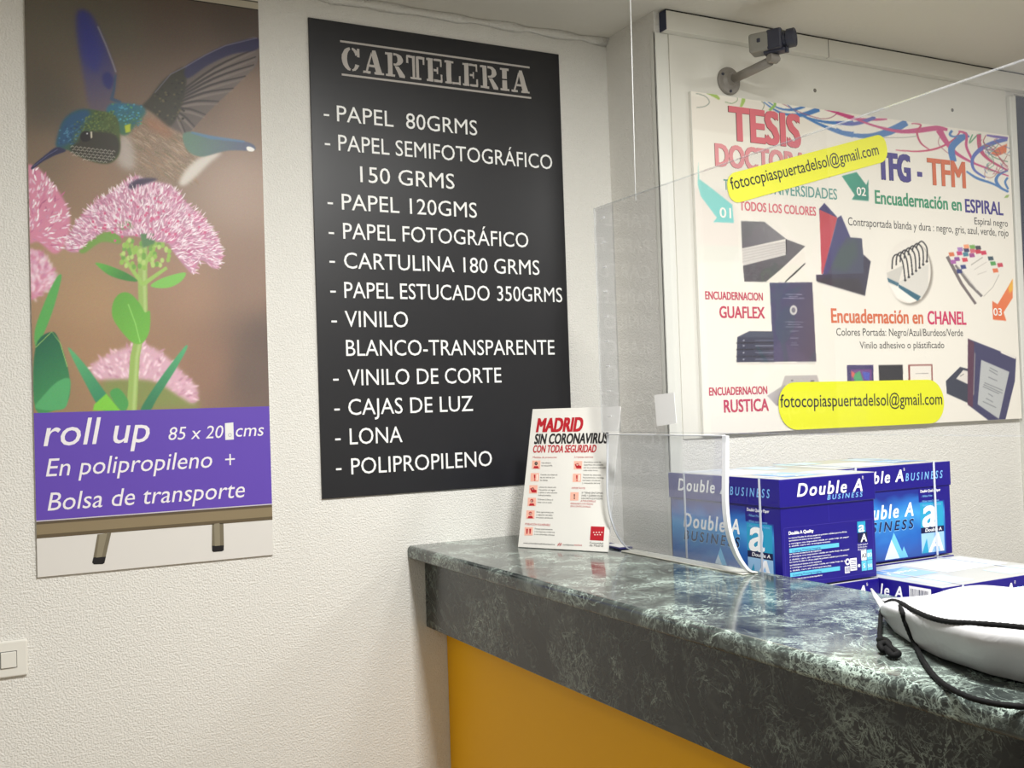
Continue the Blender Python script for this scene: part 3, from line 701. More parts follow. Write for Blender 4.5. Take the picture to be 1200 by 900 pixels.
LB(z8([(660, 440), (655, 490), (720, 550)]), .8, (170, 110, 120)); LB(z8([(840, 425), (770, 470), (735, 520), (750, 600)]), [6, 8, 8, 7], BLUE)
LB(z8([(740, 400), (725, 425), (750, 440), (800, 430), (850, 440)]), [3, 3, 2, 2, 2], BLUE); LB(z8([(780, 405), (830, 425), (830, 500), (860, 570), (880, 610)]), [2, 3, 3, 3, 2], MAG)
LB(z8([(870, 425), (850, 480), (900, 430), (925, 425)]), 1.5, (90, 150, 110)); LB(z8([(910, 425), (920, 520), (980, 590), (1095, 655)]), [5, 5, 3, 2], (184, 70, 110))
LB(z8([(1090, 455), (1000, 480), (920, 520), (870, 580), (880, 650), (950, 700)]), [4, 5, 5, 4, 3, 2], (86, 104, 176)); LB(z8([(830, 660), (900, 705), (1000, 740), (1095, 792)]), [2, 3, 2.5, 2], BLUE)
LB(z8([(1095, 655), (1040, 680), (1020, 720), (1050, 765), (1100, 790)]), [2, 3, 4, 3, 2], BLUE); LB(z8([(1095, 700), (1078, 730), (1098, 775)]), 2.5, BLUE)
P.fill(z8([(1090, 485), (1085, 540), (1020, 565), (985, 545), (1030, 510)]), ORG, .5); LB(z8([(960, 430), (1020, 440), (1095, 450)]), [2, 3, 3], VIO)
LB(z8([(940, 470), (990, 560), (1095, 600)]), 1, (90, 130, 100)); LB(z8([(955, 430), (940, 480), (1000, 520), (1060, 600), (1095, 630)]), 1, (160, 70, 80)); LB(z8([(1000, 600), (960, 640), (950, 690), (1010, 690), (1090, 560)]), .8, (170, 120, 110))
P.fill(z8([(1070, 830), (1085, 812), (1105, 810), (1095, 828)]), (140, 168, 90), .4)
for i in range(26):
    x = random.uniform(930, 1085); y = random.uniform(440, 640)
    LB(z8([(x, y), (x+random.uniform(-40, 40), y+random.uniform(10, 40)), (x+random.uniform(-30, 60), y+random.uniform(30, 60))]), .8, random.choice([(170, 80, 110), (90, 110, 160), (90, 140, 110), (150, 120, 110)]), .8)
# arrows
P.fill(z9([(112, -190), (118, -60), (205, 5), (350, 120), (362, 248), (218, 243), (242, 212), (130, 62), (108, -20)]), (132, 200, 192), .4, grad=((118, 196, 192), (820, 200), (858, 262)))
P.fill(z8([(35, 690), (130, 665), (192, 748), (205, 712), (207, 850), (100, 840), (118, 812)]), (46, 146, 118), .4, grad=((38, 126, 108), (990, 200), (1016, 234)))
P.fill(z10([(1126, 528), (1126, 650), (1068, 742), (1086, 796), (1000, 788), (995, 668), (1030, 690)]), (222, 122, 72), .4, grad=((214, 104, 60), (1185, 335), (1165, 375))); P.fill(z10([(1126, 528), (1126, 600), (1105, 620), (1098, 585)]), (226, 172, 60), 1)
# pair of grey books
P.fill(z9([(412, 235), (575, 240), (728, 360), (420, 428)]), (112, 112, 114), .4, grad=((86, 86, 90), (900, 262), (870, 290))); P.fill(z9([(418, 428), (725, 372), (728, 470), (425, 545)]), (196, 192, 186), .4)
for k in range(5): P.line(z9([(420, 442+k*20), (724, 384+k*17)]), .7, (160, 156, 150), .7)
P.fill(z9([(425, 548), (728, 472), (728, 362), (862, 412), (600, 662), (435, 660)]), (72, 72, 76), .4, grad=((92, 92, 94), (880, 325), (940, 290))); P.fill(z9([(855, 440), (865, 520), (720, 662), (585, 662)]), (222, 216, 204), .4)
P.line(z9([(722, 662), (790, 600), (862, 532)]), [1.2, 2, 1.2], (34, 34, 36)); P.line(z9([(728, 362), (730, 470)]), 1.2, (40, 40, 44))
# fan of coloured covers
P.fill(z9([(960, 150), (997, 108), (1085, 205), (990, 610)]), (52, 50, 100), .3); P.fill(z9([(962, 155), (1088, 212), (985, 608), (976, 605)]), (178, 62, 72), .3)
P.fill(z9([(1088, 212), (1115, 195), (1180, 350), (1260, 360), (1270, 560), (950, 660), (990, 600)]), (58, 56, 104), .4)
P.fill(z9([(1150, 350), (1258, 356), (1272, 490), (1320, 520), (1280, 700), (1000, 640)]), (62, 66, 88), .4); P.fill(z9([(1050, 560), (1100, 420), (1220, 360), (1230, 480), (1150, 590)]), (58, 76, 72), 3, .7)
P.fill(z9([(1272, 470), (1322, 518), (1282, 758), (940, 655), (938, 612), (1270, 600)]), (48, 44, 66), .4)
P.fill(z9([(1240, 640), (1282, 758), (945, 660), (960, 640)]), (44, 38, 50), .8)
# guaflex book and stack
P.fill(z9([(612, 668), (912, 664), (940, 1222), (640, 1222)]), (62, 62, 96), .4, grad=((78, 68, 88), (915, 360), (955, 380)))
for y0, w in ((110, 120), (125, 60), (137, 150)): P.line(z9([(780-w/2, 640+y0), (780+w/2, 640+y0)]), .8, (160, 158, 180), .7)
P.fill(z9([(780+26*math.cos(a), 860+34*math.sin(a)) for a in np.linspace(0, 6.1, 16)]), (196, 192, 190), .4); P.fill(z9([(780+14*math.cos(a), 860+20*math.sin(a)) for a in np.linspace(0, 6.1, 12)]), (110, 106, 120), .4)
for y0, w in ((103, 125), (120, 90), (138, 120), (168, 60), (216, 60), (250, 40), (262, 60)): P.line(z11([(785-w/2, y0), (785+w/2, y0)]), .7, (140, 138, 160), .7)
P.fill(z11([(385, 210), (470, 168), (635, 168), (645, 385), (380, 385)]), (54, 58, 78), .4)
P.fill(z11([(390, 208), (470, 170), (634, 170), (638, 212)]), (70, 76, 94), .4)
for y0 in (250, 295, 345): P.line(z11([(378, y0), (640, y0-2)]), 1.1, (28, 30, 42))
for y0 in (232, 270, 318, 366): P.line(z11([(510, y0), (640, y0)]), .9, (150, 152, 168), .7); P.fill(z11([(425, y0-4), (436, y0-4), (436, y0+4), (425, y0+4)]), (170, 170, 180), .3)
P.fill(z11([(380, 388), (936, 386), (932, 398), (385, 400)]), (196, 190, 182), .5, .7)
# rustica booklet
P.fill(z11([(720, 480), (945, 476), (965, 540), (690, 570)]), (178, 170, 168), .4); P.fill(z11([(595, 620), (720, 540), (720, 700), (660, 690)]), (176, 170, 168), .4, grad=((146, 140, 140), (905, 460), (915, 470)))
P.fill(z11([(762, 508), (778, 508), (778, 518), (762, 518)]), (120, 114, 116), .3); P.fill(z11([(900, 512), (925, 512), (925, 524), (900, 524)]), (96, 90, 92), .3)
# spiral notebook in an ellipse
el = [(460+143*math.cos(a), 480+203*math.sin(a)) for a in np.linspace(0, 6.22, 40)]
P.fill(z10([(x+14, y+14) for x, y in el]), (130, 122, 112), 1.2, .8); P.fill(z10(el), (222, 216, 206), .3)
P.fill(z10([(395, 550), (590, 430), (585, 580), (540, 660)]), (208, 204, 196), .4); P.fill(z10([(395, 560), (540, 640), (520, 668), (400, 600)]), (48, 96, 116), .4); P.fill(z10([(322, 490), (430, 440), (395, 560), (330, 530)]), (196, 192, 184), .4); P.fill(z10([(325, 520), (400, 555), (392, 575), (332, 548)]), (60, 100, 118), .4)
P.fill(z10([(335, 560), (400, 585), (510, 665), (470, 682), (390, 650)]), (232, 228, 220), .4)
for k in range(7):
    x0 = 360+k*26; y0 = 395-k*14
    P.line(z10([(x0-4, y0+70-k*8), (x0+2, y0), (x0+30, y0-22), (x0+62, y0+20), (x0+80-k*3, y0+140-k*6)]), 1.6, (44, 42, 46), 1, .2, 6); P.fill(z10([(x0+80-k*3+9*math.cos(a), y0+142-k*6+8*math.sin(a)) for a in np.linspace(0, 6, 8)]), (50, 48, 52), .3)
# colourful bound notebook
P.fill(z10([(712, 380), (865, 302), (1070, 455), (920, 650), (905, 640)]), (224, 219, 210), .3)
P.line(z10([(708, 385), (800, 560), (890, 688)]), [4, 3.5, 3], (110, 100, 100)); P.line(z10([(760, 440), (850, 560), (930, 640)]), [2.5, 3.5, 3], (120, 114, 112)); P.line(z10([(780, 450), (900, 600)]), 1.2, (190, 186, 180))
for x0, y0, c in ((735, 372, (206, 110, 70)), (770, 402, (134, 76, 140)), (785, 365, (190, 60, 110)), (830, 345, (50, 50, 90)), (825, 372, (60, 120, 140)), (868, 325, (110, 160, 80)), (870, 350, (200, 96, 110)), (865, 378, (150, 70, 130)),
                  (905, 330, (60, 60, 70)), (905, 355, (190, 50, 70)), (940, 362, (196, 50, 80)), (820, 407, (200, 60, 80)), (810, 452, (52, 62, 120)), (785, 480, (44, 52, 110)), (985, 398, (60, 80, 90)), (1000, 430, (80, 150, 80)), (1045, 440, (190, 60, 80)), (1015, 475, (216, 110, 70)), (790, 340, (160, 120, 180)), (830, 322, (230, 150, 110)), (745, 420, (160, 90, 160))):
    P.fill(z10([(x0-19, y0-12), (x0+14, y0-14), (x0+21, y0+10), (x0-12, y0+14)]), c, .4)
P.line(z10([(860, 440), (935, 390)]), 1.2, (170, 164, 156)); P.line(z10([(880, 470), (960, 420)]), .8, (190, 184, 176)); P.line(z10([(900, 500), (960, 480)]), .8, (190, 184, 176)); P.line(z10([(1040, 500), (1000, 580), (940, 640)]), 1, (186, 180, 172))
# chanel folders
P.fill(z12([(68, 368), (236, 368), (240, 520), (72, 520)]), (56, 46, 96), .3); P.fill(z12([(92, 398), (226, 396), (226, 480), (98, 480)]), (104, 58, 120), .4); P.fill(z12([(105, 430), (150, 405), (175, 480), (120, 480)]), (70, 150, 100), .6); P.fill(z12([(165, 410), (215, 415), (210, 470), (180, 460)]), (70, 80, 170), .6); P.fill(z12([(95, 405), (120, 420), (110, 450), (98, 440)]), (200, 90, 80), .6)
P.fill(z12([(270, 368), (424, 366), (428, 520), (275, 520)]), (40, 38, 44), .3); P.fill(z12([(458, 366), (614, 364), (616, 520), (462, 520)]), (130, 60, 56), .3); P.fill(z12([(470, 374), (606, 372), (608, 520), (474, 520)]), (224, 218, 208), .3); P.line(z12([(505, 422), (588, 421)]), .7, (150, 140, 136))
# diploma folders
P.fill(z12([(700, 470), (790, 380), (850, 395), (850, 615), (705, 550)]), (50, 54, 70), .4); P.fill(z12([(765, 455), (810, 400), (850, 410), (850, 495)]), (214, 208, 200), .4); P.line(z12([(790, 440), (815, 425)]), .8, (120, 116, 112))
P.fill(z12([(840, 200), (1148, 320), (1140, 470), (1075, 735), (990, 735), (840, 622)]), (58, 56, 92), .4); P.fill(z12([(840, 200), (880, 225), (872, 640), (838, 620)]), (84, 48, 70), .5); P.line(z12([(885, 290), (876, 560)]), 1, (140, 130, 130)); P.line(z12([(1050, 285), (1146, 325)]), 2, (226, 220, 210))
P.fill(z12([(925, 335), (1104, 412), (1038, 712), (902, 618)]), (176, 178, 178), .4)
for (xa, ya, xb, yb) in ((980, 385, 1030, 412), (975, 400, 1030, 432), (970, 445, 1028, 470), (945, 480, 1062, 530), (940, 492, 1060, 548), (936, 505, 1040, 552), (970, 550, 1000, 570), (955, 580, 1000, 605), (935, 600, 1020, 640)):
    P.line(z12([(xa, ya), (xb, yb)]), .9, (96, 98, 104), .8)
M_printB = print_mat('board_print', 1.2, 0.5)
P.build('printed_artwork', M_printB, board)
S = Sheet(frB, ('text_line', panelB))
RED, RED2, CRIM = ink((208, 102, 112)), ink((214, 138, 142)), ink((186, 62, 88)); DK = ink((44, 42, 42)); TEAL = ink((96, 150, 140)); GR = ink((52, 140, 102)); NV = ink((62, 52, 130)); OR = ink((206, 104, 66)); CH = ink((200, 50, 96)); SH_ = ink((112, 66, 66))
def dbl(t, a, c, cap, m, bold, off=.9, sh=SH_):
    S.auto = None; S.ptext(t, (a[0]-off, a[1]+off*.2), (c[0]-off*.3, c[1]+off*.4), cap, sh, .0007, bold+.004); S.ptext(t, a, c, cap, m, .0010, bold); S.flush('text_line', panelB); S.auto = ('text_line', panelB)
dbl('TESIS', (855, 163.6), (939, 172), 37, RED, .045)
dbl('DOCTORALES', (838.3, 194.5), (975, 207), 24.5, RED2, .045, .5)
S.ptext('TODAS LAS', (848, 222), (896, 226.5), 12, TEAL, .0008, .01); S.ptext('UNIVERSIDADES', (899, 227), (981, 234), 12.5, TEAL, .0008, .015)
S.ptext('TODOS LOS COLORES', (866.7, 246.3), (956.3, 252.8), 10.2, ink((206, 104, 114)), .0008, .03)
for t, a, c, cap in (('ENCUADERNACION', (826.3, 350.8), (894, 352), 9), ('GUAFLEX', (843, 372.7), (896.3, 372.7), 13.2), ('ENCUADERNACION', (830.8, 463), (899.2, 462), 9), ('RUSTICA', (848.3, 483), (901, 481.5), 14.2)):
    S.ptext(t, a, c, cap, CRIM, .0008, .03)
dbl('TFG', (1028, 208.5), (1067.6, 213), 30, NV, .055, .6, ink((40, 34, 70))); dbl('-', (1075.3, 214), (1081, 214.6), 31, NV, .03, .2, NV); dbl('TFM', (1087.5, 215.5), (1132, 220), 29.5, OR, .034, .5, ink((150, 92, 66)))
S.ptext('Encuadernación en', (1025.3, 238), (1127, 247.4), 15, GR, .0008, .03); S.ptext('ESPIRAL', (1131, 248.3), (1175.8, 252.5), 15, NV, .0008, .03)
S.ptext('Espiral negro', (1142, 263), (1181, 265.6), 8, DK); S.ptext('Contraportada blanda y dura : negro, gris, azul, verde, rojo', (993.7, 263.5), (1181.7, 277.7), 9, DK)
S.ptext('Encuadernación en', (974, 378), (1082, 379.3), 16, OR, .0008, .03); S.ptext('CHANEL', (1087, 379.6), (1132.5, 380.7), 15, CH, .0008, .03)
S.ptext('Colores Portada: Negro/Azul/Burdeos/Verde', (980, 392.5), (1128.5, 394.8), 8.6, DK); S.ptext('Vinilo adhesivo o plástificado', (1007.5, 408), (1106.5, 408.6), 8, DK)
PW = ink((238, 234, 226))
S.ptext('01', (843.3, 254.5), (856.7, 255.8), 11.5, PW, .001, .02); S.ptext('02', (1003.8, 228.5), (1014.8, 230), 9.5, PW, .001, .02); S.ptext('03', (1164, 369.3), (1174, 370.3), 8.5, PW, .001, .02)

# the two yellow stickers on the board
def sticker(pts, pl, pr, cap, label, rgb, hgt, r_):
    fr = Frame((2.041, BY-hgt, 1.405), (1, 0, 0), (0, 0, 1))
    q = [np.array(fr.px(*p)) for p in pts]                       # TL TR BR BL
    c = sum(q)/4; o = empty('sticker', fr.pt(*c), 0, label, 'sticker', 'yellow address stickers'); fr.base = np.array(o.location)
    U = (q[1]-q[0]+q[2]-q[3])/2; V = (q[0]-q[3]+q[1]-q[2])/2; w, h = np.hypot(*U), np.hypot(*V); U /= w; V /= h
    out = []; r = h*r_
    for sx, sy, a0 in ((1, 1, 0), (-1, 1, 90), (-1, -1, 180), (1, -1, 270)):
        for k in range(9):
            a = math.radians(a0+90*k/8); out.append(c+U*(sx*(w/2-r)+r*math.cos(a))+V*(sy*(h/2-r)+r*math.sin(a)))
    my = mat('yellow_vinyl_%d' % rgb[0], rgb, .45)
    b = MB(); n = len(out)
    b.loft([[fr.pt(p[0], p[1], d) for p in out] for d in (-.0005, .0006)], my, True, False); bk = b.build('backing', o)
    S = Sheet(fr); V_, F_ = glyphs('fotocopiaspuertadelsol@gmail.com', .004)
    a = np.array(fr.px(*pl)); e = np.array(fr.px(*pr)); d = e-a; ln = np.hypot(*d); d /= ln; n_ = np.array([-d[1], d[0]])
    cp = fr.px(pl[0], pl[1]-cap)[1]-a[1]; Vv = V_*cp/CAPH; Vv[:, 0] = (Vv[:, 0]-Vv[:, 0].min())/np.ptp(Vv[:, 0])*ln
    S.raw([tuple(a+d*x+n_*y) for x, y in Vv], F_, ink((12, 12, 8), .6), .0012); S.build('lettering', bk)
sticker([(850, 206), (1036, 155), (1042, 189), (856, 239)], (857.5, 222.5), (1030, 181), 14, 'bright yellow sticker pasted aslant across the word DOCTORALES', (255, 255, 0), .003, .42)
sticker([(911, 449), (1104, 444), (1108, 496), (914, 504)], (914.3, 477.5), (1104, 474), 15, 'yellow sticker pasted level over the lower edge of the board', (240, 242, 0), .003, .48)

# ------------------------------------------------------------------ security camera
cc = empty('security_camera', (2.204, PY-0.005, 2.545), 0, 'grey security camera on a round wall bracket above the display board', 'camera'); cl = tuple(cc.location)
M_gm = mat('grey_metal', (138, 133, 126), .5, .1); M_dkp = mat('dark_plastic', (50, 52, 66), .4); M_lgp = mat('grey_plastic', (138, 136, 128), .5)
b = MB(); b.lathe([(0, .045), (.006, .045), (.010, .041), (.012, .030), (.020, .020), (.032, .0175), (.032, .0)], cl, (0, -1, 0), M_gm, 32)
for a in (30, 150, 270):
    b.lathe([(0.008, .005), (.014, .0045), (.015, .002)], (cl[0]+.035*math.cos(math.radians(a)), cl[1], cl[2]+.035*math.sin(math.radians(a))), (0, -1, 0), M_dkp, 10)
b.build('mounting_plate', cc, cl)
b = MB(); b.tube([(2.204, PY-.03, 2.545), (2.204, PY-.12, 2.546), (2.204, PY-.205, 2.548)], .0145, M_gm, 16); b.build('arm', cc, cl)
kn = (2.204, PY-.218, 2.553)
b = MB(); b.lathe([(-.017, .012), (-.014, .015), (.014, .015), (.017, .012)], kn, (1, 0, 0), M_gm, 20); b.lathe([(.015, .007), (.024, .007), (.025, .004)], kn, (1, 0, 0), M_lgp, 12)
b.tube([(kn[0], kn[1], kn[2]), (kn[0]+.003, kn[1], kn[2]+.034)], .008, M_dkp, 10); b.build('joint', cc, cl)
ax = Vector((.56, -.83, .015)).normalized(); sd = ax.cross(Vector((0, 0, 1))).normalized(); upc = sd.cross(ax)
ctr = Vector((2.204, PY-.225, 2.603)); MC = Matrix(((ax.x, sd.x, upc.x, ctr.x), (ax.y, sd.y, upc.y, ctr.y), (ax.z, sd.z, upc.z, ctr.z), (0, 0, 0, 1)))
b = MB(); b.box((-.072, -.031, -.030), (.0, .031, .029), M_lgp, .009, 3, MC); hs = b.build('housing', cc, cl)
b = MB(); b.box((-.016, -.032, -.0315), (.030, .032, .0305), M_dkp, .006, 2, MC); b.box((-.046, -.0325, -.004), (-.034, .0325, .010), M_dkp, .003, 2, MC); b.box((-.03, -.018, -.038), (.035, .018, -.028), M_dkp, .002, 2, MC); b.build('front_shell', hs, cl)
b = MB(); b.lathe([(0, .024), (.008, .024), (.009, .021), (.012, .021), (.013, .0285), (.034, .0285), (.036, .0265), (.032, .022), (.027, .012), (.027, 0)], ctr+ax*.029, ax, M_dkp, 28)
b.lathe([(.0, .006), (.018, .006)], ctr+ax*.038-upc*.024, upc*-1, M_dkp, 10); b.build('lens', hs, cl)

# ------------------------------------------------------------------ light switch
sw = empty('light_switch', (0.0805, 0, .928), 0, 'white square light switch on the textured wall below the poster', 'light switch'); sl = tuple(sw.location)
M_sw = mat('switch_plastic', (232, 230, 222), .3); M_swd = mat('switch_gap', (90, 88, 84), .6)
b = MB(); b.box((.0385, -.010, .883), (.1225, -.0005, .973), M_sw, .0045, 3); b.build('cover_plate', sw, sl)
b = MB(); b.box((.0605, -.0104, .906), (.0985, -.0095, .948), M_swd); b.build('rocker_surround', sw, sl)
b = MB(); b.box((.0618, -.0145, .9075), (.0970, -.0096, .9465), M_sw, .0015, 2); b.build('rocker', sw, sl)

# ------------------------------------------------------------------ Madrid card
d_ = np.array([.476, -.8794, 0]); d_ /= np.linalg.norm(d_)
n_ = np.array([d_[1], -d_[0], 0.0])                              # faces the customer side
th = .255; vup = math.cos(th)*np.array([0, 0, 1.0])-math.sin(th)*n_
c0 = np.array([1.388, -.259, CT+.002]); CWd, CHt = .291, .405
card = empty('information_card', (c0+d_*CWd/2), 0, 'white tilted card headed Madrid sin coronavirus standing on the marble counter', 'card')
kb = np.array(card.location)
frC = Frame(c0, d_, vup, kb)
b = MB(); V = [frC.o+u*d_+v*vup-h*frC.N for h in (0, .006) for u, v in ((0, 0), (CWd, 0), (CWd, CHt), (0, CHt))]
b.add(V, [[0, 1, 2, 3], [7, 6, 5, 4], [0, 4, 5, 1], [1, 5, 6, 2], [2, 6, 7, 3], [3, 7, 4, 0]], mat('card_white', (236, 234, 228), .4))
panelC = b.build('card_panel', card, tuple(kb))
b = MB(); m_ = CWd*.36
w3 = d_*.035; A = frC.o+m_*d_+.20*vup-.0062*frC.N; B_ = frC.o+m_*d_-n_*.105; B_ = np.array([B_[0], B_[1], CT+.0015])
V = [A-w3, A+w3, B_+w3*1.4, B_-w3*1.4]; V = V+[v-np.array([*(n_*.003)[:2], 0]) for v in V]
b.add(V, [[0, 1, 2, 3], [7, 6, 5, 4], [0, 4, 5, 1], [1, 5, 6, 2], [2, 6, 7, 3], [3, 7, 4, 0]], mat('card_grey', (170, 168, 162), .7)); b.build('easel_back', card, tuple(kb))
S = Sheet(frC, ('text_line', panelC)); zc = lambda x, y: (x/4.737+590, y/4.737+470)
C_RED, C_BLK, C_SAL = ink((176, 32, 44)), ink((34, 32, 34)), ink((232, 176, 158)); C_GY = ink((64, 62, 62))
def ct(t, a, c, cap, m, bold=.02, shear=.1): S.ptext(t, zc(*a), zc(*c), cap/4.737, m, .0006, bold if cap > 30 else 0, shear)
ct('MADRID', (180, 172), (440, 166), 74, C_RED, .05); ct('SIN CORONAVIRUS', (170, 238), (580, 233), 55, C_BLK, .035); ct('CON TODA SEGURIDAD', (163, 287), (515, 283), 40, C_RED, .03)
ct('Medidas de prevención', (163, 316), (296, 318), 10, C_RED, .01); ct('Limpieza estricta', (394, 315), (498, 315), 9, C_RED, .01); ct('IMPORTANTE:', (378, 489), (455, 488), 10, C_RED, .02); ct('POBLACIÓN VULNERABLE', (120, 690), (260, 691), 11, C_RED, .01)
def icon(x, y, s_, k):
    S.ppoly([zc(x, y), zc(x+s_, y), zc(x+s_-2, y+s_), zc(x-2, y+s_)], C_SAL, .0004)
    cx, cy = x+s_/2-1, y+s_/2
    E = lambda ex, ey, a, b_, m: S.ppoly([zc(ex+a*math.cos(t), ey+b_*math.sin(t)) for t in np.linspace(0, 5.9, 14)], m, .0006)
    if k == 'p': E(cx, cy-6, 9, 10, C_BLK if x < 180 and y < 380 else C_RED); S.ppoly([zc(cx-16, y+s_-2), zc(cx-10, cy+8), zc(cx+10, cy+8), zc(cx+16, y+s_-2)], C_RED, .0007); E(cx, cy-3, 7, 7, ink((240, 214, 200)))
    if k == 'd': S.ppoly([zc(cx-5, cy-14), zc(cx+4, cy-14), zc(cx+3, cy+8), zc(cx-3, cy+8)], C_RED, .0006); E(cx, cy+15, 4, 4, C_RED); S.ppoly([zc(cx+12, cy-16), zc(cx+17, cy-16), zc(cx+15, cy+17), zc(cx+10, cy+17)], ink((246, 236, 228)), .0006)
    if k == 'h': S.ppoly([zc(cx-18, cy-4), zc(cx, cy-12), zc(cx+8, cy+2), zc(cx+18, cy+4), zc(cx+18, cy+18), zc(cx-8, cy+18)], C_RED, .0006); E(cx-4, cy-2, 6, 5, ink((240, 214, 200)))
    if k == 'q': [S.ppoly([zc(cx+o-4, cy-14), zc(cx+o+6, cy-14), zc(cx+o+3, cy+14), zc(cx+o-3, cy+14)], C_RED, .0006) for o in (-9, 8)]
    if k == '!': S.ppoly([zc(cx-3, cy-12), zc(cx+4, cy-12), zc(cx+2, cy+4), zc(cx-2, cy+4)], C_BLK, .0006); E(cx, cy+11, 4, 4, C_BLK)
    S.flush('icon', panelC)
for x, y, k in ((160, 330, 'p'), (152, 400, 'd'), (144, 467, 'h'), (136, 537, 'p'), (128, 607, 'p'), (118, 700, 'q'), (392, 333, 'h'), (386, 403, 'd'), (372, 506, '!')): icon(x, y, 46, k)
for x, y, rows in ((212, 337, ['Use siempre', 'la mascarilla']), (206, 403, ['Guarde una distancia', 'de dos metros con', 'los demás']), (198, 472, ['Lávese las manos con', 'frecuencia con agua', 'y jabón o una solución', 'hidroalcohólica']), (190, 541, ['Cúbrase la boca al', 'toser con el codo']), (184, 611, ['Evite aglomeraciones', 'y espacios cerrados', 'con poca ventilación']), (174, 705, ['Proteja especialmente', 'a los mayores y enfermos', 'o con dolencias crónicas']),
                   (448, 333, ['Desinfecte todas las', 'superficies de contacto', 'con los productos adecuados', 'cada varias horas']), (442, 404, ['Ventile las estancias', 'frecuentemente y mantenga', 'una buena circulación', 'y renovación del aire'])):
    for i, t in enumerate(rows): ct(t, (x-i*1.5, y+10+i*15.2), (x+len(t)*4.7-i*1.5, y+9.5+i*15.2), 8, C_GY, .0, 0)
for i, t in enumerate(['SI TIENE SÍNTOMAS', 'AVISE Y QUÉDESE EN SU', 'CASA HASTA QUE PUEDAN']): ct(t, (434-i*1.5, 515+i*15.5), (552-i*1.5, 514.5+i*15.5), 9.5, C_BLK, .04, 0)
for i, t in enumerate(['ATENDERLE', 'PERSONALMENTE O POR TELÉFONO', 'DE SU CENTRO DE SALUD']): ct(t, (372+(56 if i == 0 else 0), 560+i*15), (512-i*14, 559.5+i*15), 9, C_RED, .02, 0)
ct('www.comunidad.madrid/coronavirus', (110, 793), (285, 799), 9, C_BLK, .0, 0); ct('#', (299, 803), (324, 804), 19, C_RED, .05, .1); ct('cuidanos', (330, 802), (390, 803), 10, C_BLK, .0, 0); ct('todos', (392, 803), (436, 804), 10, C_RED, .01, 0)
S.ppoly([zc(486, 695), zc(562, 698), zc(556, 776), zc(480, 772)], C_RED, .0005)
for k in range(4): S.ppoly([zc(502+k*15+(5 if j % 2 == 0 else 2.2)*math.sin(j*math.pi/5), 729-(5 if j % 2 == 0 else 2.2)*math.cos(j*math.pi/5)) for j in range(10)], PW, .0008)
for k in range(3): S.ppoly([zc(508+k*15+(5 if j % 2 == 0 else 2.2)*math.sin(j*math.pi/5), 742-(5 if j % 2 == 0 else 2.2)*math.cos(j*math.pi/5)) for j in range(10)], PW, .0008)
S.flush('emblem', panelC); ct('Comunidad', (478, 792), (553, 796), 11, C_BLK, .01, 0); ct('de Madrid', (478, 806), (553, 810), 11, C_BLK, .03, 0)

# ------------------------------------------------------------------ acrylic screen hung above the counter
scr = empty('protective_screen', (1.52, -.525, 1.437), 0, 'clear acrylic sheet hanging over the counter in front of the display board', 'screen'); so = tuple(scr.location)
XP = 1.52; PZ0, PZ1 = 1.437, 2.044; PYL, PYR = -.520, -2.55
b = MB(); b.box((XP-.002, PYR, PZ0), (XP+.002, PYL, PZ1), M_plexi); b.build('sheet', scr, so)
b = MB()
for lo, hi in (((XP-.0026, PYR, PZ1-.001), (XP+.0026, PYL, PZ1+.0012)), ((XP-.0026, PYL-.001, PZ0), (XP+.0026, PYL+.0012, PZ1)), ((XP-.0026, PYR, PZ0-.0012), (XP+.0026, PYL, PZ0+.001))): b.box(lo, hi, M_plexi_edge)
b.build('polished_edge', scr, so)
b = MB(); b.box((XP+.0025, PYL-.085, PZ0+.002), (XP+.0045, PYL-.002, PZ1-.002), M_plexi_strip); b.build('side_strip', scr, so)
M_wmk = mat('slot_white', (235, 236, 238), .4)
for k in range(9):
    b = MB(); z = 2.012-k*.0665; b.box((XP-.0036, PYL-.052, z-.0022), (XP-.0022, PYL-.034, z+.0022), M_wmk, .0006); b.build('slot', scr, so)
M_wire = mat('nylon_line', (222, 224, 224), .25)
b = MB(); b.tube([(XP, -.728, CEIL-.001), (XP+.0005, -.722, 2.4), (XP, -.716, PZ1-.015)], .0013, M_wire, 8); b.build('hanging_line', scr, so)
b = MB(); b.tube([(XP, -2.2, CEIL-.001), (XP, -2.2, PZ1-.015)], .0013, M_wire, 8); b.build('hanging_line', scr, so)
tagc = Frame((XP-.003, 0, 0), (0, -1, 0), (0, 0, 1))
q = [tagc.px(*p) for p in ((767, 463), (790, 460), (793, 496), (770, 499.5))]
b = MB(); V = [tagc.pt(u, v, h) for h in (0, .0008) for u, v in q[::-1]]
b.add(V, [[0, 1, 2, 3], [7, 6, 5, 4], [0, 4, 5, 1], [1, 5, 6, 2], [2, 6, 7, 3], [3, 7, 4, 0]], mat('tag_white', (236, 236, 236), .5))
o = b.build('paper_tag', None, tuple(np.mean(V, 0))); tag(o, 'small blank white paper square stuck on the acrylic sheet', 'paper tag')

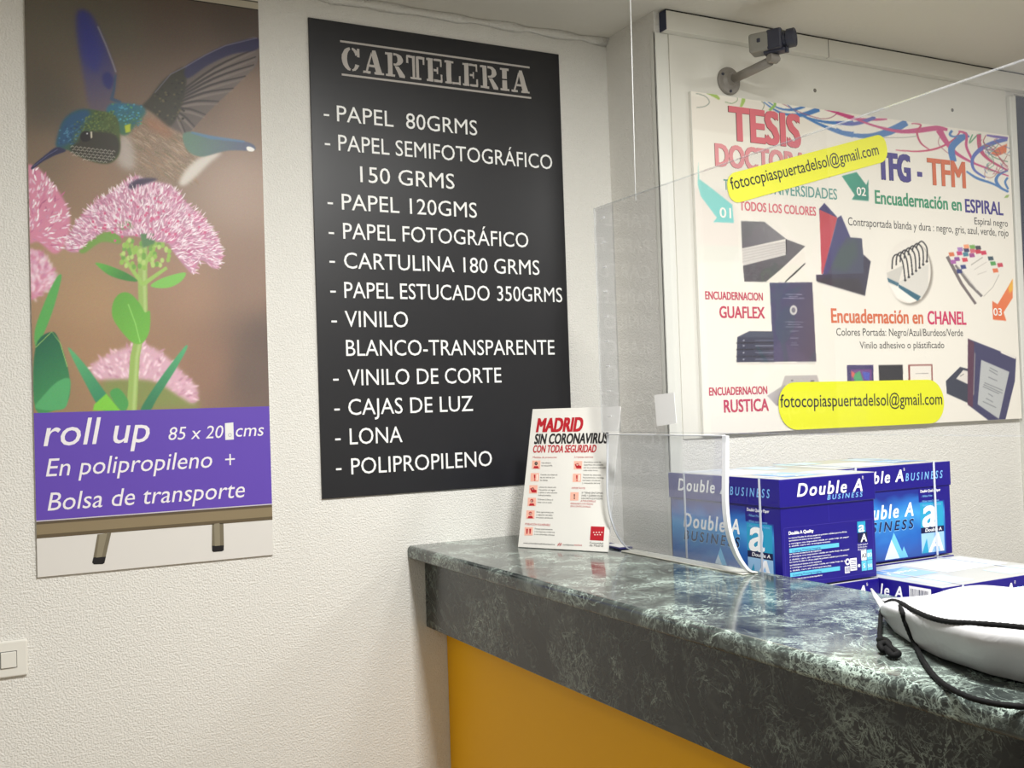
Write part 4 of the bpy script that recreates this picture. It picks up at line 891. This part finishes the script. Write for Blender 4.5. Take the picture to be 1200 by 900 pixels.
# curved acrylic piece standing on the counter
shd = empty('curved_guard', (1.58, -.74, CT), 0, 'clear curved acrylic guard standing on the marble before the left paper box', 'screen'); go = tuple(shd.location)
prof = [(p.x, p.z) for p in spline([(1.530, 0, 1.431), (1.526, 0, 1.36), (1.522, 0, 1.28), (1.528, 0, 1.215), (1.548, 0, 1.160), (1.574, 0, 1.125), (1.592, 0, CT+.0035)], 5)]
yl, yr = -.530, -1.018
def curved(y0, y1, t, m, name, pr=prof):
    b = MB(); rings = []
    for x, z in pr: rings.append([(x-t, y0, z), (x+t, y0, z), (x+t, y1, z), (x-t, y1, z)])
    b.loft(rings, m, True, False); return b.build(name, shd, go)
curved(yl, yr, .0016, M_acr, 'curved_sheet'); curved(yl+.0012, yl-.003, .0022, M_acr_edge, 'end_edge'); curved(yr+.001, yr-.013, .0045, M_acr_edge, 'end_edge')
b = MB(); b.box((1.5245, yr, 1.4295), (1.5355, yl, 1.4325), M_acr_edge, .0006); b.build('top_edge', shd, go)
b = MB(); b.box((1.560, yr-.01, CT+.0004), (1.606, yl, CT+.0035), mat('cream_acrylic', (214, 212, 200), .4), .001); b.build('foot_rail', shd, go)

# navy folder lying behind the guard
fd = empty('paper_folder', (1.66, -.32, CT), 0, 'flat navy folder lying on the counter behind the tilted card', 'folder'); fo = tuple(fd.location)
RT = Matrix.Translation((1.595, -.42, CT)) @ Matrix.Rotation(-.02, 4, 'Z')
b = MB(); b.box((-.018, -.08, .0005), (.026, .26, .006), mat('navy_card', (46, 44, 104), .4), .002, 2, RT); b.build('cover', fd, fo)
b = MB(); b.box((-.014, -.07, .006), (.022, .0, .0072), mat('sheet_white', (230, 230, 228), .5), .0004, 1, RT); b.build('label_strip', fd, fo)

# ------------------------------------------------------------------ boxes of copier paper
LB_, WB_, HB_, LID = .430, .303, .258, .068
M_nb = mat('box_navy', (26, 14, 128), .38); M_top = mat('box_white', (192, 193, 191), .4); M_cy = ink((92, 186, 220)); M_cyd = ink((40, 150, 190)); M_w = ink((240, 240, 244)); M_lb = ink((120, 176, 226)); M_dn = ink((16, 20, 66)); M_nv2 = ink((34, 22, 120))
M_nv3 = ink((60, 50, 150))
def art_mat():
    m = mat('box_art_blue', (40, 110, 190), .38); N, L = nodes(m)
    tc = N.new('ShaderNodeTexCoord'); sp = N.new('ShaderNodeSeparateXYZ'); L.new(tc.outputs['Object'], sp.inputs[0])
    mr = N.new('ShaderNodeMapRange'); mr.inputs['From Min'].default_value = 0; mr.inputs['From Max'].default_value = .19
    L.new(sp.outputs['Z'], mr.inputs['Value'])
    n = N.new('ShaderNodeTexNoise'); n.inputs['Scale'].default_value = 9; n.inputs['Distortion'].default_value = 1.2; L.new(tc.outputs['Object'], n.inputs['Vector'])
    ad = N.new('ShaderNodeMath'); ad.operation = 'MULTIPLY_ADD'; ad.inputs[1].default_value = .5; L.new(n.outputs['Fac'], ad.inputs[0])
    sb = N.new('ShaderNodeMath'); sb.operation = 'SUBTRACT'; sb.inputs[1].default_value = .25; L.new(mr.outputs[0], sb.inputs[0]); L.new(sb.outputs[0], ad.inputs[2])
    cr = N.new('ShaderNodeValToRGB'); e = cr.color_ramp.elements; e[0].position = 0.05; e[0].color = (*lin((40, 84, 170)), 1); e[1].position = .95; e[1].color = (*lin((30, 44, 140)), 1)
    for p, c in ((.3, (30, 100, 186)), (.62, (64, 158, 222)), (.78, (40, 112, 196))):
        q = e.new(p); q.color = (*lin(c), 1)
    L.new(ad.outputs[0], cr.inputs[0]); L.new(cr.outputs[0], N['Principled BSDF'].inputs['Base Color'])
    return m
M_art = art_mat(); M_tri1 = ink((110, 186, 232)); M_tri2 = ink((206, 226, 240)); M_pan = ink((150, 190, 226))

def logo(S, u0, u1, v, cap, h=.0006, bold=.028):
    S.text('Double A', u0, u1, v, cap, M_w, h, bold, .22, 0, 1.22)
def long_face(S, lidS, lo=.0032):
    """u from the left end, v from the floor of the box"""
    S.rect(.004, .004, LB_-.004, .186, M_art, .0003); S.rect(.405, 0.002, LB_-.001, HB_-LID, M_nb, .0005); S.rect(.305, .15, .406, HB_-LID, M_nb, .0004)
    for k, (c, w_, hh, m) in enumerate(((.205, .075, .070, M_tri1), (.195, .056, .052, M_tri2), (.24, .03, .03, M_tri1))):
        S.poly([(c-w_/2, .006), (c+w_/2, .006), (c, .006+hh)], m, .0004+.00012*k)
    logo(S, .055, .282, .116, .036, .0008); 
    S.text('BUSINESS', .0535, .2835, .0805, .028, M_lb, .0009, .04, .22, 0, 1.4); S.text('BUSINESS', .055, .282, .082, .0255, M_dn, .0011, .02, .22, 0, 1.4)
    S.text('Double Quality Paper', .312, .392, .176, .0075, M_w, .0008, .02, .15)
    for i, t in enumerate(['- Whiter Print', '- Whiter more Economic', '- Guaranteed for Machines']): S.text(t, .314, .314+[.045, .07, .078][i], .163-i*.011-(.003 if i else 0), .0055, M_lb, .0008, .01, .15)
    S.rect(.309, .080, .399, .147, M_cyd, .0006); S.text('a', .315, .372, .082, .082, M_w, .0009, .028, .15)
    S.rect(.309, .064, .399, .080, M_dn, .0007); S.text('Double A', .325, .390, .068, .0085, M_w, .0009, .03, .15)
    S.rect(.309, .010, .399, .064, M_pan, .0006); S.text('A', .335, .394, .012, .048, M_w, .0009, .028, .15); S.poly([(.309, .010), (.336, .010), (.330, .05)], M_cyd, .0007)
    logo(lidS, .040, .246, HB_-.046, .031, .0006); lidS.text('BUSINESS', .254, .400, HB_-.046, .0205, M_lb, .0006, .014, .22, 0, 1.6)
    lidS.text('®', .248, .253, HB_-.018, .008, M_w, .0006)
def short_face(S, lidS, barcode=False):
    if not barcode:
        logo(lidS, .050, .262, HB_-.044, .030); lidS.text('BUSINESS', .145, .262, HB_-.058, .0115, M_lb, .0006, .02, .2, 0, 1.5); lidS.text('®', .262, .267, HB_-.016, .008, M_w, .0006)
    else:
        logo(lidS, .022, .190, HB_-.042, .028); lidS.text('BUSINESS', .105, .188, HB_-.056, .009, M_lb, .0006, .012, .2)
        lidS.rect(.210, HB_-.062, .274, HB_-.008, M_w, .0005)
        u = .214
        while u < .268:
            w_ = random.choice([.0012, .002, .003]); lidS.rect(u, HB_-.052, u+w_, HB_-.014, M_dn, .0007); u += w_+random.choice([.0012, .002])
    S.rect(.1505, .146, .1515, HB_-LID, M_nv3, .0004)
    for a in ((.008, .142, .295, .1432), (.008, .010, .295, .0112), (.008, .010, .0092, .1432), (.2938, .010, .295, .1432)): S.rect(*a, M_nv3, .0004)
    S.text('Double A Quality', .022, .100, .126, .0075, M_w, .0006, .04)
    v = .117; txts = ['La marca Double A ofrece papel de primera calidad para la oficina', 'que funciona sin atascos en las copiadoras', 'y consigue una impresión nítida en cada hoja de papel', 'a doble cara sin transparencias']
    rows = [.118, .111, .104, .097, 'b', .078, .072, .062, .056, .047, .041, .034, 'b', .020]
    vv = [.1165, .1105, .1035, .0975, .0855, .079, .073, .066, .060, .053, .047, .040, .029, .020]
    for i, y in enumerate(vv):
        if i in (4, 12): S.rect(.022, y-.002, .180, y+.008, M_cy, .0005); S.text('Copying Printing Imaging', .03, .12, y, .0045, M_nv2, .0007); continue
        S.text(txts[i % 4], .022, .022+[.185, .10, .19, .13][i % 4], y, .0034, M_w, .0006, .012)
    S.rect(.243, .112, .270, .139, M_cyd, .0005); S.text('a', .246, .266, .114, .024, M_w, .0008, .028, .1); S.rect(.243, .088, .275, .112, M_dn, .0005); S.text('A', .252, .273, .089, .019, M_w, .0008, .028, .1)
    for i in range(3): S.text('Double Quality Paper'[:16-i*2], .242, .276-i*.003, .081-i*.006, .0035, M_w, .0006)
    for i in range(2):
        for j in range(2): S.rect(.252+i*.019, .018+j*.0255, .252+i*.019+.0175, .018+j*.0255+.0245, M_w if (i == 0 and j == 1) else M_cy, .0005)
    S.text('A3', .2535, .268, .050, .010, M_dn, .0008, .02); S.text('80', .2725, .287, .050, .010, M_w, .0008); S.text('5', .2565, .264, .025, .010, M_w, .0008); S.text('500', .2722, .287, .025, .008, M_w, .0008)
    S.rect(.196, .018, .212, .034, M_w, .0005); S.rect(.214, .022, .236, .052, M_w, .0005); S.ell(.206, .045, .008, .008, M_w, .0005); S.ell(.206, .045, .004, .004, M_nv2, .0007); S.ell(.2435, .032, .004, .004, M_w, .0005)
    for i in range(5): S.rect(.216, .026+i*.005, .234, .0275+i*.005, M_nv2, .0007)
    for i in range(3): S.rect(.198+i*.005, .020, .2005+i*.005, .032, M_nv2, .0007)
def top_art(S):
    """printed lid top; u along the long side, v along the short side"""
    for (a, m) in (((.02, .02, .25, .17), ink((212, 217, 222))), ((.27, .05, .40, .16), ink((150, 182, 214))), ((.29, .18, .41, .28), ink((186, 204, 220))), ((.03, .2, .16, .28), ink((190, 216, 222)))): S.rect(*a, m, .0004)
    S.poly([(.27, .05), (.40, .05), (.40, .11)], ink((110, 146, 196)), .0006); S.text('Double A', .285, .39, .09, .02, M_w, .0008, .03, .2)
    for i in range(11): S.rect(.03, .035+i*.011, .03+[.19, .2, .16, .2, .12][i % 5], .037+i*.011, ink((188, 194, 202)), .0006)

def make_box(loc, rz, label, lowered=False, barcode=False):
    r = empty('paper_box', loc, rz, label, 'paper box', 'boxes of copier paper')
    hl, hw = LB_/2, WB_/2          # long side along local Y; long face looks to -X, short face to -Y
    b = MB(); b.box((-hw, -hl, 0), (hw, hl, HB_-.003), M_nb, .002); body = b.build('carton', r)
    o = .003; b = MB()
    b.box((-hw-o, -hl-o, HB_-LID), (hw+o, hl+o, HB_-.001), M_nb, .002); b.box((-hw-o+.001, -hl-o+.001, HB_-.0015), (hw+o-.001, hl+o-.001, HB_), M_top, .0005); lid = b.build('lid', r)
    S1 = Sheet(Frame((-hw, hl, 0), (0, -1, 0), (0, 0, 1))); L1 = Sheet(Frame((-hw-o, hl, 0), (0, -1, 0), (0, 0, 1)))
    S2 = Sheet(Frame((-hw, -hl, 0), (1, 0, 0), (0, 0, 1))); L2 = Sheet(Frame((-hw, -hl-o, 0), (1, 0, 0), (0, 0, 1)))
    long_face(S1, L1); short_face(S2, L2, barcode)
    S1.build('long_side_print', body); S2.build('short_side_print', body); L1.build('long_lid_print', lid); L2.build('short_lid_print', lid)
    # the opposite two faces carry the same prints
    S3 = Sheet(Frame((hw, -hl, 0), (0, 1, 0), (0, 0, 1))); L3 = Sheet(Frame((hw+o, -hl, 0), (0, 1, 0), (0, 0, 1)))
    S4 = Sheet(Frame((hw, hl, 0), (-1, 0, 0), (0, 0, 1))); L4 = Sheet(Frame((hw, hl+o, 0), (-1, 0, 0), (0, 0, 1)))
    long_face(S3, L3); short_face(S4, L4, barcode)
    S3.build('long_side_print', body); S4.build('short_side_print', body); L3.build('long_lid_print', lid); L4.build('short_lid_print', lid)
    T = Sheet(Frame((-hw, hl, HB_), (0, -1, 0), (1, 0, 0))); top_art(T); T.build('top_print', lid)
    M_st = mat('strap_plastic', (206, 212, 226), .3)
    for u in (.070, .365):
        y = hl-u; b = MB(); e = o+.0012; ring_ = [(-hw-e, .001), (-hw-e, HB_+.0008), (hw+e, HB_+.0008), (hw+e, .001)]; e2 = e+.0009
        ring2 = [(-hw-e2, .0003), (-hw-e2, HB_+.0018), (hw+e2, HB_+.0018), (hw+e2, .0003)]
        V = [(x, y+s_, z) for x, z in ring_ for s_ in (-.0035, .0035)]+[(x, y+s_, z) for x, z in ring2 for s_ in (-.0035, .0035)]
        Fc = []
        for i in range(4):
            j = (i+1) % 4
            Fc += [[8+2*i, 8+2*i+1, 8+2*j+1, 8+2*j], [2*i, 2*j, 2*j+1, 2*i+1], [2*i, 8+2*i, 8+2*j, 2*j], [2*i+1, 2*j+1, 8+2*j+1, 8+2*i+1]]
        b.add(V, Fc, M_st); b.build('strap', r)
    return r
LEV1 = .803; LEV2 = .803+HB_+.0035
FX = 1.682+WB_/2; FYc = -1.026+LB_/2
make_box((FX, FYc, LEV1), 0, 'lower navy paper box mostly hidden behind the counter under the front box')
make_box((FX, FYc, LEV2), 0, 'navy box of copier paper nearest the acrylic guard, on top of its stack')
RX = 1.999+LB_/2; RY = -.884+WB_/2
make_box((RX, RY, LEV2), -math.pi/2*-1, 'navy box of copier paper at the back by the right wall, turned broadside')
make_box((RX, RY, LEV1), math.pi/2, 'navy paper box supporting the broadside box against the right wall')
make_box((1.994+LB_/2, -1.212+WB_/2, LEV1), -math.pi/2, 'low navy paper box beside the white bag, its pale lid exposed', barcode=True)

# ------------------------------------------------------------------ white drawstring bag with black cord
bag = empty('drawstring_bag', (1.47, -1.85, CT), 0, 'white fabric drawstring bag with black cord lying on the marble counter', 'bag'); bo = tuple(bag.location)
M_bag = mat('white_nylon', (190, 190, 192), .42)
N, L = nodes(M_bag); tcn = N.new('ShaderNodeTexCoord'); nz = N.new('ShaderNodeTexNoise'); nz.inputs['Scale'].default_value = 14; nz.inputs['Detail'].default_value = 3; nz.inputs['Distortion'].default_value = 1.5
bpn = N.new('ShaderNodeBump'); bpn.inputs['Strength'].default_value = .3; bpn.inputs['Distance'].default_value = .01; L.new(tcn.outputs['Object'], nz.inputs['Vector']); L.new(nz.outputs['Fac'], bpn.inputs['Height']); L.new(bpn.outputs['Normal'], N['Principled BSDF'].inputs['Normal'])
M_cord = mat('black_cord', (7, 7, 8), .8, 0, .2)
def P3(x, y, z=None, X=None):
    d = ray(x, y); t = (z-CAM[2])/d[2] if z is not None else (X-CAM[0])/d[0]; return tuple(CAM+t*d)
axb = np.array([-.10, -.995, 0]); axb /= np.linalg.norm(axb); sdb = np.array([axb[1], -axb[0], 0])   # sdb points to the customer side (-X)
st = np.array([1.545, -1.455, CT])
# along the bag: distance, reach to the customer side, reach to the other side, height
secs = np.array([(0, .008, .006, .010), (.03, .024, .016, .014), (.07, .062, .04, .022), (.13, .120, .07, .036), (.20, .172, .10, .057), (.28, .212, .12, .076), (.37, .250, .13, .090), (.48, .272, .13, .099), (.60, .25, .12, .094), (.70, .18, .09, .07), (.76, .08, .04, .04)])
cs = [(p.x, p.y) for p in spline([(0, 0, 0), (.6, 0, 0), (.86, .0, 0), (.92, .08, 0), (.965, .32, 0), (1.0, .60, 0), (.96, .78, 0), (.76, .89, 0), (.58, .94, 0), (.35, .985, 0), (0, 1.0, 0), (-.45, .92, 0), (-.85, .62, 0), (-1, .30, 0), (-.9, .03, 0), (-.5, 0, 0)], 6)]
tt = np.linspace(0, .76, 70); b = MB(); rings = []
for t in tt:
    wn, wf, h = (np.interp(t, secs[:, 0], secs[:, k]) for k in (1, 2, 3)); r = []
    for u, v in cs:
        a = math.atan2(v, u); k = min(1, t*7)
        fold = 1+.018*math.sin(3*a+t*11)*k+.016*math.sin(5*a-t*17+1)*k+(.10*math.sin(7*a+1) if t < .05 else 0)
        x = (wn if u > 0 else wf)*u*fold
        z = h*v*(1+.03*math.sin(a*4+t*20))+k*.0035*v*math.sin(t*27+a*5)+k*.004*v*math.sin(t*13-u*6)
        p = st+axb*t+sdb*x; r.append((p[0], p[1], CT+.002+max(0, z)))
    rings.append(r)
b.loft(rings, M_bag, True, True); bagm = b.build('pouch', bag, bo)
from mathutils.bvhtree import BVHTree
BV = BVHTree.FromPolygons([Vector(v.co)+Vector(bo) for v in bagm.data.vertices], [list(p.vertices) for p in bagm.data.polygons])
def onbag(x, y, lift=.003):
    d = Vector(ray(x, y)).normalized(); hit, nrm, _i, _d = BV.ray_cast(Vector(CAM), d)
    if hit is None or hit.z < CT+.004: return P3(x, y, CT+.0056)
    return tuple(hit-d*lift)
b = MB(); rings = []      # folded flap of cloth standing out at the gathered mouth
fl = [(P3(1021, 690, CT+.034), .002), (P3(1027, 700, CT+.028), .0045), (P3(1035, 711, CT+.020), .0065), (P3(1043, 720, CT+.013), .0075), (P3(1050, 727, CT+.009), .005)]
for p, w in fl:
    p = np.array(p); rings.append([tuple(p+np.array([-.75, .62, 0])*w*math.cos(2*math.pi*j/12)*1.1+np.array([.2, .1, .95])*w*.55*math.sin(2*math.pi*j/12)) for j in range(12)])
b.loft(rings, M_bag, True, True); b.build('mouth_flap', bag, bo)
def cord(pts, name='cord', r=.0040):
    b = MB(); q = spline(pts, 8); b.tube(q, [r*(1+.10*math.sin(i*2.4)) for i in range(len(q))], M_cord, 8); return b.build(name, bag, bo)
gz = CT+.018
cord([P3(1034, 717, gz-.006), P3(1036, 709, gz+.002), P3(1045, 704, gz+.006)]+[onbag(*q) for q in ((1056, 707), (1066, 713), (1076, 718), (1088, 723), (1100, 726.5), (1115, 729), (1132, 730), (1150, 731), (1175, 733), (1200, 735.5), (1230, 740))])
cord([P3(1040, 707, gz+.004), P3(1050, 705, gz+.006)]+[onbag(*q) for q in ((1056, 714), (1060, 727), (1066, 742), (1073, 757), (1080, 771), (1087, 782))]+[P3(1097, 794, CT+.0056), P3(1108, 803, CT+.0056), P3(1126, 813, CT+.0056), P3(1145, 820, CT+.0056), P3(1175, 826, CT+.0056), P3(1215, 829, CT+.0056), P3(1270, 830, CT+.0056)])
cord([P3(1047, 704, gz+.005), P3(1038, 708, gz+.002), P3(1033, 716, gz-.006), P3(1031.5, 732, CT+.014), P3(1031, 746, CT+.006), P3(1033, 752, CT+.008)])
b = MB()     # overhand knot at the cord's end
q = spline([P3(1030, 750, CT+.0075), P3(1037, 750, CT+.014), P3(1042, 756, CT+.009), P3(1035, 762, CT+.0075), P3(1031, 756, CT+.013), P3(1038, 754, CT+.014), P3(1046, 761, CT+.008), P3(1053, 766, CT+.0075), P3(1046, 768, CT+.0075), P3(1040, 762, CT+.009)], 8)
b.tube(q, .0050, M_cord, 8); b.build('knot', bag, bo)
